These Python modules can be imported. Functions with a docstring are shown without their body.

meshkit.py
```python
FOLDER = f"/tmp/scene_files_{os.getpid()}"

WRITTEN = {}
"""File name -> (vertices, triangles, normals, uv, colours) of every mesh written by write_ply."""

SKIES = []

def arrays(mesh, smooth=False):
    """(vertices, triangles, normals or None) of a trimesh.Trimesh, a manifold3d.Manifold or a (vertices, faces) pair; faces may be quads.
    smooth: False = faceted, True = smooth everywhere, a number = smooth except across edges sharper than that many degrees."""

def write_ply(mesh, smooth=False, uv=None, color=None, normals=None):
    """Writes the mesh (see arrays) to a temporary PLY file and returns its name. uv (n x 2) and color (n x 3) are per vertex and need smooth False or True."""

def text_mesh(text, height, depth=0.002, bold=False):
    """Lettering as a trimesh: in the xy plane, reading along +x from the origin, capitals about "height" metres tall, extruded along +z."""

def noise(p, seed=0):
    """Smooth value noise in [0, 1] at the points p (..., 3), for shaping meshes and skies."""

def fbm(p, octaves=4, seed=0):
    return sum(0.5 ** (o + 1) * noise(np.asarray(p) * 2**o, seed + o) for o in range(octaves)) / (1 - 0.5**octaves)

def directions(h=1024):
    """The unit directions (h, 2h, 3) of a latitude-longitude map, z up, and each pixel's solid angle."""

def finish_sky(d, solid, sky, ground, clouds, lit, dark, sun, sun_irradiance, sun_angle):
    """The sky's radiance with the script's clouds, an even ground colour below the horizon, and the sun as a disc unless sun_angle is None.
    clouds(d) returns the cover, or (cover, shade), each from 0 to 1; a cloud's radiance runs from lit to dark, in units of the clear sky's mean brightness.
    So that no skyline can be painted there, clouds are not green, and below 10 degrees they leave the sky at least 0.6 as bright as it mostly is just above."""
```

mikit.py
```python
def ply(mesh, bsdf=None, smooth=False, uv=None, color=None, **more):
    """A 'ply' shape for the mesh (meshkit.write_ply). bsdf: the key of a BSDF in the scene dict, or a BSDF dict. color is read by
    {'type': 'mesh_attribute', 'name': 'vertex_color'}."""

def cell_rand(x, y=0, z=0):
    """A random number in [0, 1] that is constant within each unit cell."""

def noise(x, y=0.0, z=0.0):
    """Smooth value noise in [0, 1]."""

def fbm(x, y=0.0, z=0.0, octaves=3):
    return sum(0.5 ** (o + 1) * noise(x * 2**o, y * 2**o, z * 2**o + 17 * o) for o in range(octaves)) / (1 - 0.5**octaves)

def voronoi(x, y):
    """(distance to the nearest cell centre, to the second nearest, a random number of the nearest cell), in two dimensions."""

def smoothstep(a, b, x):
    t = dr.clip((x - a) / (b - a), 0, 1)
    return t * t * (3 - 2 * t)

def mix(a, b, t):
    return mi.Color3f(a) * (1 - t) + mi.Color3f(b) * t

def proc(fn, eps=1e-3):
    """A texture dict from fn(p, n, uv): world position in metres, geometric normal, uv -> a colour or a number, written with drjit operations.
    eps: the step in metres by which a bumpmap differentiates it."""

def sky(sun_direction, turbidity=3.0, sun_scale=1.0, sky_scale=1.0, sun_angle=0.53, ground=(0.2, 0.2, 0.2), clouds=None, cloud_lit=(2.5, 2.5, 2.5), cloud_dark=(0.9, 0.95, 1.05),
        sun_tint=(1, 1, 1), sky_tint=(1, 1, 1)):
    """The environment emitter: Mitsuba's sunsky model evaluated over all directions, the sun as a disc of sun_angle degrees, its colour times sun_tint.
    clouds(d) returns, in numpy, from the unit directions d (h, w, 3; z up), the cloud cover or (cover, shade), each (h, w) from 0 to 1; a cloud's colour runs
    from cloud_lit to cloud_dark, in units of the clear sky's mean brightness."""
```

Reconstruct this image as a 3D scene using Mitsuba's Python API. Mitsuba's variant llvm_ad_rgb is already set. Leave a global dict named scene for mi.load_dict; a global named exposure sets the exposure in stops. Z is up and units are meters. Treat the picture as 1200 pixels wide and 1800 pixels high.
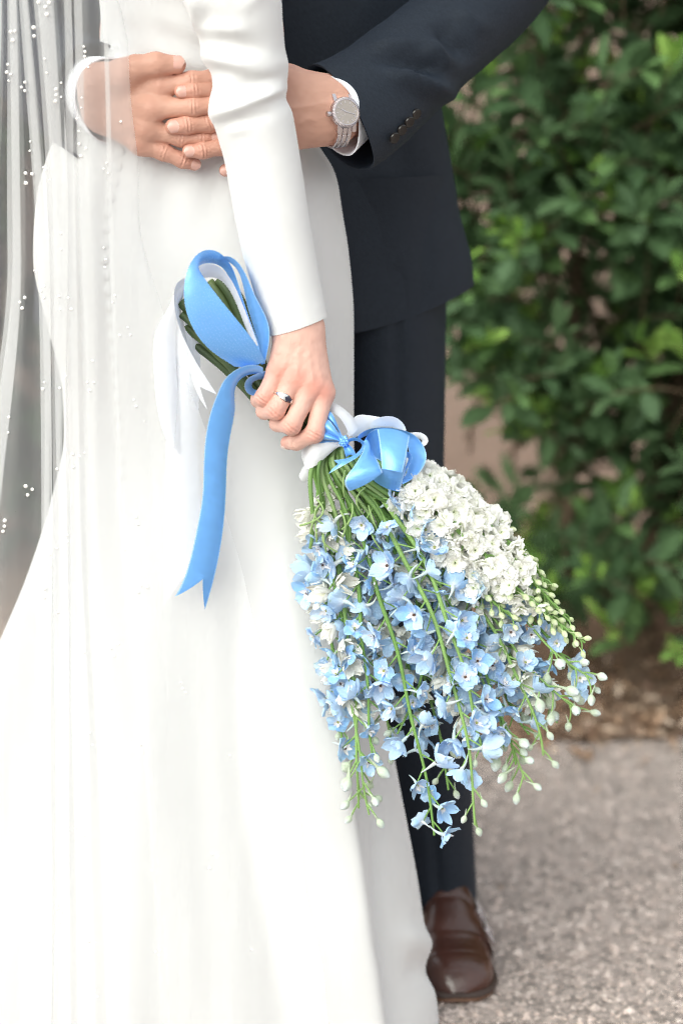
import math, random, numpy as np, trimesh, mitsuba as mi, mikit, meshkit
import drjit as dr
from scipy.interpolate import CubicSpline, PchipInterpolator

# ------------------------------------------------------------------ camera, sky, exposure
CAM = np.array([0.0, 0.0, 1.25])
PITCH, FPX = math.radians(12.2), 4250.0          # focal length in pixels of the 1200 x 1800 photograph
FWD = np.array([0, math.cos(PITCH), -math.sin(PITCH)])
UP = np.array([0, math.sin(PITCH), math.cos(PITCH)])
RIGHT = np.array([1.0, 0, 0])
T = mi.ScalarTransform4f
scene, labels = {}, {}
scene['camera'] = {'type': 'thinlens', 'fov_axis': 'x', 'fov': 2 * math.degrees(math.atan(600 / FPX)),
                   'aperture_radius': 0.0155, 'focus_distance': 2.64, 'near_clip': 0.05, 'far_clip': 500.0,
                   'to_world': T().look_at(origin=CAM.tolist(), target=(CAM + FWD).tolist(), up=[0, 0, 1])}
scene['sky'] = mikit.sky((-0.50, -0.80, 0.62), turbidity=3, sun_scale=0.66, sun_angle=60, clouds=lambda d: 1.0,
                         cloud_lit=(1.70, 1.80, 1.88), sun_tint=(0.76, 0.96, 1.26), ground=(0.22, 0.2, 0.18))
exposure = 2.68

# ------------------------------------------------------------------ helpers
rng = np.random.default_rng(7)


def W(px, py, Y):
    """World point seen at photograph pixel (px, py) on the vertical plane y = Y."""
    px, py, Y = np.broadcast_arrays(np.asarray(px, float), np.asarray(py, float), np.asarray(Y, float))
    r = FWD + RIGHT * ((px - 600) / FPX)[..., None] + UP * ((900 - py) / FPX)[..., None]
    return CAM + r * (Y / r[..., 1])[..., None]


def pix(P):
    d = np.asarray(P) - CAM
    z = d @ FWD
    return 600 + FPX * d[..., 0] / z, 900 - FPX * (d @ UP) / z


def nk(key):
    if key not in scene and key not in labels:
        return key
    i = 1
    while f'{key}_{i:03d}' in scene or f'{key}_{i:03d}' in labels:
        i += 1
    return f'{key}_{i:03d}'


def put(key, mesh, bsdf, smooth=True, color=None, label=None, kind=None, **more):
    key = nk(key)
    scene[key] = mesh if isinstance(mesh, dict) else mikit.ply(mesh, bsdf, smooth=smooth, color=color, **more)
    if label or kind:
        labels[key] = {k: v for k, v in (('label', label), ('kind', kind)) if v}
    return key


def thing(key, label, cat, group=None):
    key = nk(key)
    labels[key] = {'label': label, 'category': cat}
    if group:
        labels[key]['group'] = group
    return key


def grid(P, cu=False, cv=False):
    n, m = P.shape[:2]
    i, j = np.meshgrid(np.arange(n if cu else n - 1), np.arange(m if cv else m - 1), indexing='ij')
    a, b, c, d = (i * m + j), ((i + 1) % n * m + j), ((i + 1) % n * m + (j + 1) % m), (i * m + (j + 1) % m)
    f = np.concatenate([np.stack([a, b, c], -1).reshape(-1, 3), np.stack([a, c, d], -1).reshape(-1, 3)])
    return trimesh.Trimesh(P.reshape(-1, 3), f, process=False)


def cat(ms):
    return trimesh.util.concatenate(ms)


def spl(pts, n, kind=CubicSpline):
    p = np.asarray(pts, float)
    if len(p) == 2:
        return p[0] + (p[1] - p[0]) * np.linspace(0, 1, n)[:, None]
    d = np.linalg.norm(np.diff(p, axis=0), axis=1) ** 0.7
    t = np.r_[0, np.cumsum(d)] / d.sum()
    return kind(t, p)(np.linspace(0, 1, n))


def frames(p):
    t = np.gradient(p, axis=0)
    t /= np.linalg.norm(t, axis=1, keepdims=True) + 1e-12
    a = np.cross(t[0], [0.3, -1, 0.2]); a /= np.linalg.norm(a)
    A = [a]
    for k in range(1, len(p)):
        a = A[-1] - t[k] * (A[-1] @ t[k]); A.append(a / np.linalg.norm(a))
    A = np.array(A)
    return t, A, np.cross(t, A)


def tube(p, r, sides=7, cap=True):
    p = np.asarray(p, float)
    r = np.broadcast_to(r, (len(p),)).astype(float)
    if cap:
        p = np.vstack([p[:1], p, p[-1:]]); r = np.r_[1e-5, r, 1e-5]
        p[0] -= 1e-6 * (p[2] - p[1]); p[-1] += 1e-6 * (p[-2] - p[-3])
    t, A, B = frames(p)
    if cap:
        t[0], A[0], B[0], t[-1], A[-1], B[-1] = t[1], A[1], B[1], t[-2], A[-2], B[-2]
    g = np.arange(sides) * 2 * np.pi / sides
    P = p[:, None] + r[:, None, None] * (np.cos(g)[None, :, None] * A[:, None] + np.sin(g)[None, :, None] * B[:, None])
    return grid(P, cv=True)


def interp_rows(rows, ys):
    """rows: (py, a, b, ...) -> each column by monotone cubic at ys."""
    r = np.array(rows, float)
    return [PchipInterpolator(r[:, 0], r[:, k], extrapolate=True)(ys) for k in range(1, r.shape[1])]


def smin(a, b, k):
    h = np.maximum(k - np.abs(a - b), 0) / k
    return np.minimum(a, b) - h * h * k * 0.25


def capsule(P, a, b, ra, rb):
    a, b = np.asarray(a, np.float32), np.asarray(b, np.float32)
    ba = b - a
    h = np.clip(((P - a) @ ba) / max(float(ba @ ba), 1e-12), 0, 1)
    return np.linalg.norm(P - a - h[..., None] * ba, axis=-1) - (ra + (rb - ra) * h)


def surface_nets(fn, lo, hi, h):
    lo, hi = np.asarray(lo, float), np.asarray(hi, float)
    n = np.ceil((hi - lo) / h).astype(int) + 1
    ax = [lo[k] + h * np.arange(n[k]) for k in range(3)]
    P = np.stack(np.meshgrid(*ax, indexing='ij'), -1).astype(np.float32)
    q = 5                                          # the field is evaluated finely only near the surface
    Dc = fn(P[::q, ::q, ::q])
    D = Dc.repeat(q, 0).repeat(q, 1).repeat(q, 2)[:n[0], :n[1], :n[2]]
    band = np.abs(D) < h * q * 2.2
    D[band] = fn(P[band])
    s = D < 0
    acc, cnt = np.zeros((*(n - 1), 3)), np.zeros(n - 1)
    off = [(i, j, k) for i in (0, 1) for j in (0, 1) for k in (0, 1)]
    sl = lambda o: tuple(slice(o[k], n[k] - 1 + o[k]) for k in range(3))
    for o in off:
        for k in range(3):
            if o[k] == 0:
                q = list(o); q[k] = 1
                a, b = D[sl(o)], D[sl(q)]
                x = (a < 0) != (b < 0)
                t = np.where(x, a / np.where(x, a - b, 1), 0)
                for m in range(3):
                    acc[..., m] += np.where(x, o[m] + (t if m == k else 0), 0)
                cnt += x
    act = cnt > 0
    idx = -np.ones(act.shape, int)
    idx[act] = np.arange(act.sum())
    cell = np.argwhere(act)
    V = lo + h * (cell + acc[act] / cnt[act][:, None])
    F = []
    for k in range(3):
        u, v = (k + 1) % 3, (k + 2) % 3
        a = s[tuple(slice(0, n[m] - 1) if m == k else slice(1, n[m] - 1) for m in range(3))]
        b = s[tuple(slice(1, n[m]) if m == k else slice(1, n[m] - 1) for m in range(3))]
        e = np.argwhere(a != b)
        e[:, u] += 1; e[:, v] += 1
        du, dv = np.eye(3, dtype=int)[u], np.eye(3, dtype=int)[v]
        q = [idx[tuple((e - x).T)] for x in (du + dv, dv, 0 * du, du)]
        q = np.stack(q, 1)
        up = a[tuple((e - du - dv).T)] if False else s[tuple(e.T)]
        q = np.where(up[:, None], q, q[:, ::-1])
        F += [q[:, [0, 1, 2]], q[:, [0, 2, 3]]]
    return trimesh.Trimesh(V, np.vstack(F), process=False)


def basis(z, up=(0, 0, 1), roll=0.0):
    z = np.asarray(z, float); z = z / np.linalg.norm(z)
    x = np.cross(up, z)
    if np.linalg.norm(x) < 1e-3:
        x = np.cross([1, 0, 0], z)
    x /= np.linalg.norm(x); y = np.cross(z, x)
    c, s = math.cos(roll), math.sin(roll)
    return np.stack([c * x + s * y, -s * x + c * y, z], 1)


def xf(R, t, s=1.0):
    m = np.eye(4); m[:3, :3] = R * s; m[:3, 3] = t
    return m


def placed(d, m):
    return {**d, 'to_world': T(m)}


# ------------------------------------------------------------------ materials
def two(b):
    return {'type': 'twosided', 'bsdf': b}


def rgb(*c):
    return {'type': 'rgb', 'value': list(c)}


VC = {'type': 'mesh_attribute', 'name': 'vertex_color'}
nz, fb, ss, mx = mikit.noise, mikit.fbm, mikit.smoothstep, mikit.mix


def asphalt_col(p, n, uv):
    a, b, c = mikit.voronoi(p.x * 150, p.y * 150)
    d, e, g = mikit.voronoi(p.x * 62 + 3, p.y * 62)
    base = mx((0.25, 0.21, 0.19), (0.62, 0.52, 0.475), ss(0.1, 0.9, c * 0.55 + g * 0.45))
    base = base * (0.55 + 0.45 * ss(0.02, 0.28, b - a))
    return base * (0.82 + 0.36 * fb(p.x * 3, p.y * 3, 0))


def asphalt_h(p, n, uv):
    a, b, c = mikit.voronoi(p.x * 150, p.y * 150)
    d, e, g = mikit.voronoi(p.x * 62 + 3, p.y * 62)
    return 0.0016 * ss(0.0, 0.5, b - a) * (0.4 + c) + 0.002 * ss(0, 0.4, e - d) * g + 0.004 * fb(p.x * 14, p.y * 14, 0)


scene['asphalt'] = {'type': 'bumpmap', 'arbitrary': mikit.proc(asphalt_h, 5e-4), 'scale': 1.0,
                    'bsdf': two({'type': 'principled', 'base_color': mikit.proc(asphalt_col), 'roughness': 0.85, 'specular': 0.3})}
scene['soil'] = two({'type': 'principled', 'roughness': 0.95, 'specular': 0.2,
                     'base_color': mikit.proc(lambda p, n, uv: mx((0.10, 0.06, 0.04), (0.33, 0.23, 0.17), fb(p.x * 25, p.y * 25, p.z * 25)))})
scene['stucco'] = {'type': 'bumpmap', 'arbitrary': mikit.proc(lambda p, n, uv: 0.006 * fb(p.x * 60, p.y * 60, p.z * 60)), 'scale': 1.0,
                   'bsdf': two({'type': 'principled', 'roughness': 0.9, 'specular': 0.2,
                                'base_color': mikit.proc(lambda p, n, uv: mx((0.44, 0.31, 0.255), (0.56, 0.42, 0.36), fb(p.x * 2, p.y * 2, p.z * 5)))})}
scene['leaf_skin'] = {'type': 'principledthin', 'base_color': VC, 'roughness': 0.42, 'spec_trans': 0.0, 'diff_trans': 0.75, 'eta': 1.5}
scene['bark'] = two({'type': 'principled', 'roughness': 0.9, 'base_color': mikit.proc(lambda p, n, uv: mx((0.08, 0.05, 0.03), (0.2, 0.14, 0.09), fb(p.x * 90, p.y * 90, p.z * 30)))})
scene['litter'] = two({'type': 'principled', 'base_color': VC, 'roughness': 0.8, 'specular': 0.25})
scene['petal'] = {'type': 'principledthin', 'base_color': VC, 'roughness': 0.6, 'spec_trans': 0.0, 'diff_trans': 0.4, 'eta': 1.3}
scene['white_petal'] = {'type': 'principledthin', 'base_color': VC, 'roughness': 0.6, 'spec_trans': 0.0, 'diff_trans': 0.35, 'eta': 1.3}
scene['stem_skin'] = two({'type': 'principled', 'base_color': VC, 'roughness': 0.5, 'specular': 0.4})
scene['gown_crepe'] = {'type': 'bumpmap', 'arbitrary': mikit.proc(lambda p, n, uv: 0.00025 * nz(p.x * 900, p.y * 900, p.z * 900) + 0.0012 * fb(p.x * 22, p.y * 22, p.z * 7)), 'scale': 1.0,
                       'bsdf': two({'type': 'principled', 'base_color': rgb(0.652, 0.648, 0.648), 'roughness': 0.62, 'specular': 0.3, 'sheen': 0.35})}


def suit_col(p, n, uv):
    w = nz(p.x * 1400, p.y * 1400, p.z * 1400) * 0.5 + nz((p.x + p.z) * 700, p.y * 700, (p.z - p.x) * 150) * 0.5
    return mx((0.0055, 0.0088, 0.0150), (0.0150, 0.0220, 0.0345), w)


scene['suit_wool'] = {'type': 'bumpmap', 'arbitrary': mikit.proc(lambda p, n, uv: 0.0004 * nz(p.x * 900, p.y * 900, p.z * 900) + 0.0015 * fb(p.x * 18, p.y * 18, p.z * 18)), 'scale': 1.0,
                      'bsdf': two({'type': 'principled', 'base_color': mikit.proc(suit_col), 'roughness': 0.65, 'specular': 0.3, 'sheen': 0.25, 'sheen_tint': 0.8})}
scene['suit_lining'] = two({'type': 'principled', 'base_color': rgb(0.015, 0.015, 0.018), 'roughness': 0.45})
scene['suit_button'] = two({'type': 'roughplastic', 'diffuse_reflectance': rgb(0.010, 0.008, 0.007), 'alpha': 0.08})
scene['shirt_cotton'] = two({'type': 'principled', 'base_color': rgb(0.78, 0.80, 0.85), 'roughness': 0.8, 'sheen': 0.3})


def skin_h(p, n, uv):
    return 0.00035 * fb(p.x * 900, p.y * 900, p.z * 900) + 0.0015 * fb(p.x * 160, p.y * 160, p.z * 160)


scene['skin'] = {'type': 'bumpmap', 'arbitrary': mikit.proc(skin_h, 3e-4), 'scale': 1.0,
                 'bsdf': two({'type': 'principled', 'base_color': VC, 'roughness': 0.48, 'specular': 0.42, 'sheen': 0.25, 'sheen_tint': 0.5})}
scene['nail'] = two({'type': 'principled', 'base_color': VC, 'roughness': 0.22, 'specular': 0.5})
scene['hair'] = two({'type': 'principled', 'base_color': rgb(0.06, 0.035, 0.02), 'roughness': 0.5})
scene['steel'] = {'type': 'roughconductor', 'material': 'Cr', 'alpha': 0.14, 'specular_reflectance': rgb(1.0, 0.97, 0.93)}
scene['steel'] = two(scene['steel'])
scene['silver'] = two({'type': 'roughconductor', 'material': 'Ag', 'alpha': 0.1})
scene['watch_face'] = two({'type': 'principled', 'base_color': rgb(0.42, 0.37, 0.33), 'roughness': 0.25, 'metallic': 0.5})
scene['sapphire'] = two({'type': 'principled', 'base_color': rgb(0.006, 0.008, 0.03), 'roughness': 0.05, 'specular': 0.8, 'clearcoat': 1.0})
scene['diamond'] = two({'type': 'principled', 'base_color': rgb(0.85, 0.87, 0.9), 'roughness': 0.08, 'metallic': 0.7})
scene['shoe_leather'] = {'type': 'bumpmap', 'arbitrary': mikit.proc(lambda p, n, uv: 0.00025 * fb(p.x * 260, p.y * 260, p.z * 260)), 'scale': 1.0,
                         'bsdf': two({'type': 'principled', 'roughness': 0.24, 'specular': 0.6, 'clearcoat': 0.6, 'clearcoat_gloss': 0.8,
                                      'base_color': mikit.proc(lambda p, n, uv: mx((0.044, 0.015, 0.010), (0.085, 0.030, 0.020), fb(p.x * 30, p.y * 30, p.z * 30)))})}
scene['shoe_sole'] = two({'type': 'principled', 'base_color': rgb(0.14, 0.065, 0.035), 'roughness': 0.6})
scene['shoe_welt'] = two({'type': 'principled', 'base_color': rgb(0.05, 0.030, 0.024), 'roughness': 0.6})
scene['blue_satin'] = {'type': 'bumpmap', 'arbitrary': mikit.proc(lambda p, n, uv: 0.0006 * fb(p.x * 75 + 9, p.y * 75, p.z * 75) + 0.00012 * nz(uv.x * 500, 0, 0), 4e-4), 'scale': 1.0,
    'bsdf': two({'type': 'principled', 'base_color': mikit.proc(lambda p, n, uv: mx((0.15, 0.40, 0.84), (0.36, 0.60, 0.93), ss(0.455, 0.475, dr.abs(uv.y - 0.5))) * (0.97 + 0.06 * nz(uv.x * 60, uv.y * 2, 0))),
                           'roughness': 0.33, 'anisotropic': 0.7, 'specular': 0.9, 'metallic': 0.3, 'sheen': 0.5, 'sheen_tint': 0.3})}
scene['white_satin'] = {'type': 'principledthin', 'base_color': rgb(0.84, 0.85, 0.88), 'roughness': 0.45, 'spec_trans': 0.0, 'diff_trans': 0.35, 'eta': 1.4}
scene['tulle'] = {'type': 'mask', 'opacity': 0.26, 'bsdf': {'type': 'principledthin', 'base_color': rgb(0.765, 0.765, 0.77), 'roughness': 0.7, 'spec_trans': 0.0, 'diff_trans': 0.4, 'eta': 1.2}}
scene['pearl'] = two({'type': 'principled', 'base_color': rgb(0.86, 0.84, 0.81), 'roughness': 0.16, 'specular': 0.6, 'clearcoat': 0.8})

# ------------------------------------------------------------------ the setting
def sheet(x0, x1, y0, y1, z, n=2, m=2, wob=0.0, seed=0):
    xs, ys = np.linspace(x0, x1, n), np.linspace(y0, y1, m)
    P = np.stack([*np.meshgrid(xs, ys, indexing='ij'), np.full((n, m), z)], -1)
    if wob:
        P[:, 0, 1] += wob * (meshkit.fbm(np.stack([xs * 6, 0 * xs, 0 * xs], 1), 4, seed) - 0.5) * 2
    return grid(P)


put('ground', sheet(-60, 60, -20, 120, 0.0), 'asphalt', smooth=False, kind='structure', label='pinkish grey chip asphalt path under the couple')
put('planting_bed', sheet(-6, 6, 3.93, 5.6, 0.006, 500, 12, 0.035, 3), 'soil', smooth=False, kind='structure', label='brown soil bed along the far edge of the path')

# loose chips on the path
pr = np.random.default_rng(3)
N = 70000
c = np.stack([pr.uniform(-0.9, 1.3, N), pr.uniform(2.2, 3.95, N), np.zeros(N)], 1)
r = pr.lognormal(math.log(0.0029), 0.42, N)
o = np.array([[1, 0, 0], [0, 1, 0], [-1, 0, 0], [0, -1, 0], [0, 0, .75], [0, 0, -.5]])
a = pr.uniform(0, 6.28, N)
V = o[None] * (1 + 0.35 * pr.normal(size=(N, 6, 1))) * r[:, None, None] * np.array([1, .8, .8])
V = np.stack([V[..., 0] * np.cos(a)[:, None] - V[..., 1] * np.sin(a)[:, None], V[..., 0] * np.sin(a)[:, None] + V[..., 1] * np.cos(a)[:, None], V[..., 2]], -1) + c[:, None] + np.array([0, 0, .0008])
f = np.array([[0, 1, 4], [1, 2, 4], [2, 3, 4], [3, 0, 4], [1, 0, 5], [2, 1, 5], [3, 2, 5], [0, 3, 5]])
Fc = (f[None] + 6 * np.arange(N)[:, None, None]).reshape(-1, 3)
tone = np.array([(.62, .52, .475), (.54, .455, .415), (.40, .335, .31), (.66, .565, .52), (.59, .48, .43)])[pr.integers(0, 5, N)] * pr.uniform(.8, 1.15, (N, 1))
put('stone_chips', trimesh.Trimesh(V.reshape(-1, 3), Fc, process=False), 'litter', smooth=False, color=np.repeat(tone, 6, 0), kind='stuff', label='pinkish grey stone chips strewn over the path')

w = thing('garden_wall', 'pinkish tan stucco wall behind the green hedge', 'wall')
bx = trimesh.creation.box((12, 0.2, 2.3)); bx.apply_translation((0, 5.7, 1.15)); put(w + '__wall_face', bx, 'stucco', smooth=False)
bx = trimesh.creation.box((12, 0.28, 0.06)); bx.apply_translation((0, 5.7, 2.333)); put(w + '__coping', bx, 'stucco', smooth=False)


def leaf_mesh(L, Wd, curl, fold, col, seed, n=6):
    r = np.random.default_rng(seed)
    s = np.linspace(0, 1, n)
    half = Wd / 2 * np.sin(np.pi * s ** 1.25) ** 0.75 * (1 + 0.05 * r.normal(size=n))
    half[0], half[-1] = 0.0008, 0.0004
    P = np.zeros((n, 3, 3))
    for j, k in enumerate((-1, 0, 1)):
        P[:, j, 0] = k * half
        P[:, j, 1] = L * s * (1 - 0.12 * abs(curl) * s)
        P[:, j, 2] = abs(k) * half * fold - curl * L * 0.35 * s ** 2 + 0.0015 * r.normal(size=n)
    c = np.ones((n, 3, 3)) * np.array(col) * (1 + 0.12 * r.normal(size=(n, 3, 1)))
    c[:, 1] = c[:, 1] * 1.25 + 0.01
    return grid(P), np.clip(c.reshape(-1, 3), 0.004, 0.9)


def leaf_bank(cols, L, Wd, seed, n=6):
    out = []
    for k, c in enumerate(cols):
        r = np.random.default_rng(seed + k)
        m, col = leaf_mesh(L * r.uniform(0.85, 1.15), Wd * r.uniform(0.85, 1.15), r.uniform(-0.1, 0.8), r.uniform(0.05, 0.5), c, seed + k, n)
        out.append((m, col))
    return out


GREENS = [(0.075, 0.135, 0.060), (0.090, 0.160, 0.072), (0.065, 0.120, 0.055), (0.115, 0.195, 0.090), (0.105, 0.175, 0.090), (0.13, 0.23, 0.085),
          (0.25, 0.42, 0.09), (0.32, 0.50, 0.12), (0.20, 0.36, 0.085)]
GREENS = [tuple(1.15 * v for v in c) for c in GREENS]
BANK = leaf_bank(GREENS, 0.080, 0.035, 40)
BANK_D = [mikit.ply(m, 'leaf_skin', smooth=True, color=c) for m, c in BANK]


def joined(bank, items):
    V, F, C, o = [], [], [], 0
    for k, m in items:
        me, c = bank[k]
        V.append(np.asarray(me.vertices) @ m[:3, :3].T + m[:3, 3]); F.append(np.asarray(me.faces) + o); C.append(c); o += len(me.vertices)
    return trimesh.Trimesh(np.vstack(V), np.vstack(F), process=False), np.vstack(C)


def twig_leaves(p, d, n, young, r, scale=1.0):
    d = d / np.linalg.norm(d)
    R = basis(d, (0.2, 0.3, 1))
    out, a = [], r.uniform(0, 6.28)
    for i in range(n):
        s = i / max(n - 1, 1)
        a += 2.4 + r.normal() * 0.2
        open_ = (1.25 - 0.75 * s) if not young else (0.95 - 0.6 * s)
        v = math.cos(open_) * d + math.sin(open_) * (math.cos(a) * R[:, 0] + math.sin(a) * R[:, 1])
        v = v + np.array([0, -0.12, 0.10]) + r.normal(size=3) * 0.12
        v /= np.linalg.norm(v)
        nrm = np.array([0, -0.25, 1.0]) + 0.5 * d + r.normal(size=3) * 0.28
        x = np.cross(v, nrm); x /= np.linalg.norm(x)
        M = np.stack([x, v, np.cross(x, v)], 1)
        k = r.integers(6, 9) if (young and s > 0.35) else (r.integers(3, 6) if young or s > 0.75 else r.integers(0, 5))
        sc = scale * r.uniform(0.75, 1.2) * (0.8 if k > 5 else 1.0) * (1 - 0.25 * s)
        out.append((int(k), xf(M, p + d * (s * 0.10 - 0.04), sc)))
    return out


hedge = thing('hedge', 'leafy green hedge in front of the tan wall, light new shoots among dark leaves', 'hedge')
hr = np.random.default_rng(21)
leaves, twigs = [], []
for k in range(4200):
    x, y, z = hr.uniform(0.04, 1.75), hr.uniform(3.98, 4.75), hr.uniform(0.10, 1.95)
    px, py = pix(np.array([x, y, z]))
    edge = 0.02 + 0.33 * math.exp(-((z - 0.42) / 0.17) ** 2) + (0.40 * max(0, 0.30 - z) / 0.30)
    dens = np.clip((x - edge) / 0.10, 0, 1)
    dens *= 1.0 - 0.62 * float(meshkit.fbm(np.array([x * 6.0, 7.3, z * 6.0]), 2, 4) > 0.585) * (x < 0.58)
    if y > 4.35:
        dens *= np.clip((x - 0.22) / 0.3, 0, 1)
    else:
        dens *= 0.62 if x > .5 else .95
    if hr.random() > dens or z < 0.05 + 0.2 * hr.random():
        continue
    d = np.array([hr.normal() * 0.55 - 0.15, -0.55 - 0.3 * hr.random(), 0.45 + 0.4 * hr.normal()])
    p = np.array([x, y, z])
    young = hr.random() < (0.36 if y < 4.3 else 0.12)
    leaves += twig_leaves(p, d, hr.integers(7, 12), young, hr)
    if y < 4.5:
        twigs.append((p, d / np.linalg.norm(d)))


def in_view(m):
    px, py = pix(m[:3, 3]); return 770 < px < 1215 and -15 < py < 1300


vis = sorted([i for i, l in enumerate(leaves) if in_view(l[1])], key=lambda i: leaves[i][1][1, 3])
front = set(vis[:300])
for i in vis[:300]:
    put(hedge + '__leaf', placed(BANK_D[leaves[i][0]], leaves[i][1]), None)
m, c = joined(BANK, [l for i, l in enumerate(leaves) if i not in front])
put(hedge + '__foliage', m, 'leaf_skin', color=c, kind='stuff')
tw = []
for p, d in twigs:
    q = p - d * 0.16 + np.array([0, 0.05, -0.04])
    tw.append(tube(spl([q, p - d * 0.06, p + d * 0.05], 5), [0.0032, 0.003, 0.0026, 0.002, 0.0014], 5))
put(hedge + '__twigs', cat(tw), 'bark', kind='stuff')
for k in range(9):
    x = 0.42 + 0.16 * k
    b = np.array([x, 4.35 + 0.1 * math.sin(k * 2.1), 0.0])
    pts = [b, b + (0.03 * math.sin(k), 0.0, 0.4), b + (0.1 * math.sin(k * 1.7), -0.05, 0.95), b + (0.16 * math.sin(k * 2.3), -0.08, 1.7)]
    put(hedge + '__branch', tube(spl(pts, 14), np.linspace(0.016, 0.005, 14), 8), 'bark')

shrub = thing('shrub', 'dark green shrub seen through the gaps of the veil', 'shrub')
sr = np.random.default_rng(5)
BANK2 = leaf_bank([(0.022, 0.042, 0.020), (0.03, 0.055, 0.026), (0.045, 0.08, 0.035)], 0.075, 0.03, 90, 4)
sl_ = []
for k in range(900):
    x, y, z = sr.uniform(-2.0, -0.22), sr.uniform(4.75, 5.4), sr.uniform(0.12, 2.0)
    d = np.array([sr.normal() * 0.5, -0.7, 0.4 + 0.4 * sr.normal()])
    sl_ += [(k2 % 3, mm) for k2, mm in twig_leaves(np.array([x, y, z]), d, 9, False, sr, 1.15)]
m, c = joined(BANK2, sl_)
put(shrub + '__foliage', m, 'leaf_skin', color=c, kind='stuff')
for k in range(5):
    b = np.array([-0.5 - 0.3 * k, 5.1, 0.0])
    put(shrub + '__trunk', tube(spl([b, b + (0.05, 0.02, 0.6), b + (-0.04, 0.0, 1.7)], 10), np.linspace(0.03, 0.01, 10), 8), 'bark')

# dry leaves along the foot of the hedge
lr = np.random.default_rng(11)
BANK3 = leaf_bank([(0.36, 0.23, 0.15), (0.46, 0.33, 0.24), (0.26, 0.16, 0.10), (0.54, 0.42, 0.33), (0.18, 0.11, 0.08)], 0.036, 0.015, 70, 4)
lit = []
for k in range(4600):
    y = 3.93 + abs(lr.normal()) * 0.30 - (0.03 if lr.random() < 0.6 else lr.exponential(0.06))
    x = lr.uniform(-2.0, 2.0)
    M = basis(np.array([0, 0, 1]) + lr.normal(size=3) * 0.45, (0, 1, 0), lr.uniform(0, 6.28))
    lit.append((int(lr.integers(0, 5)), xf(M, (x, min(y, 5.5), 0.012 + 0.012 * lr.random()), lr.uniform(0.5, 1.15))))
for k in range(14):
    M = basis(np.array([0, 0, 1]) + lr.normal(size=3) * 0.2, (0, 1, 0), lr.uniform(0, 6.28))
    lit.append((int(lr.integers(0, 4)), xf(M, (lr.uniform(0.1, 0.7), lr.uniform(2.85, 3.8), 0.006), lr.uniform(0.25, 0.5))))
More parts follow.
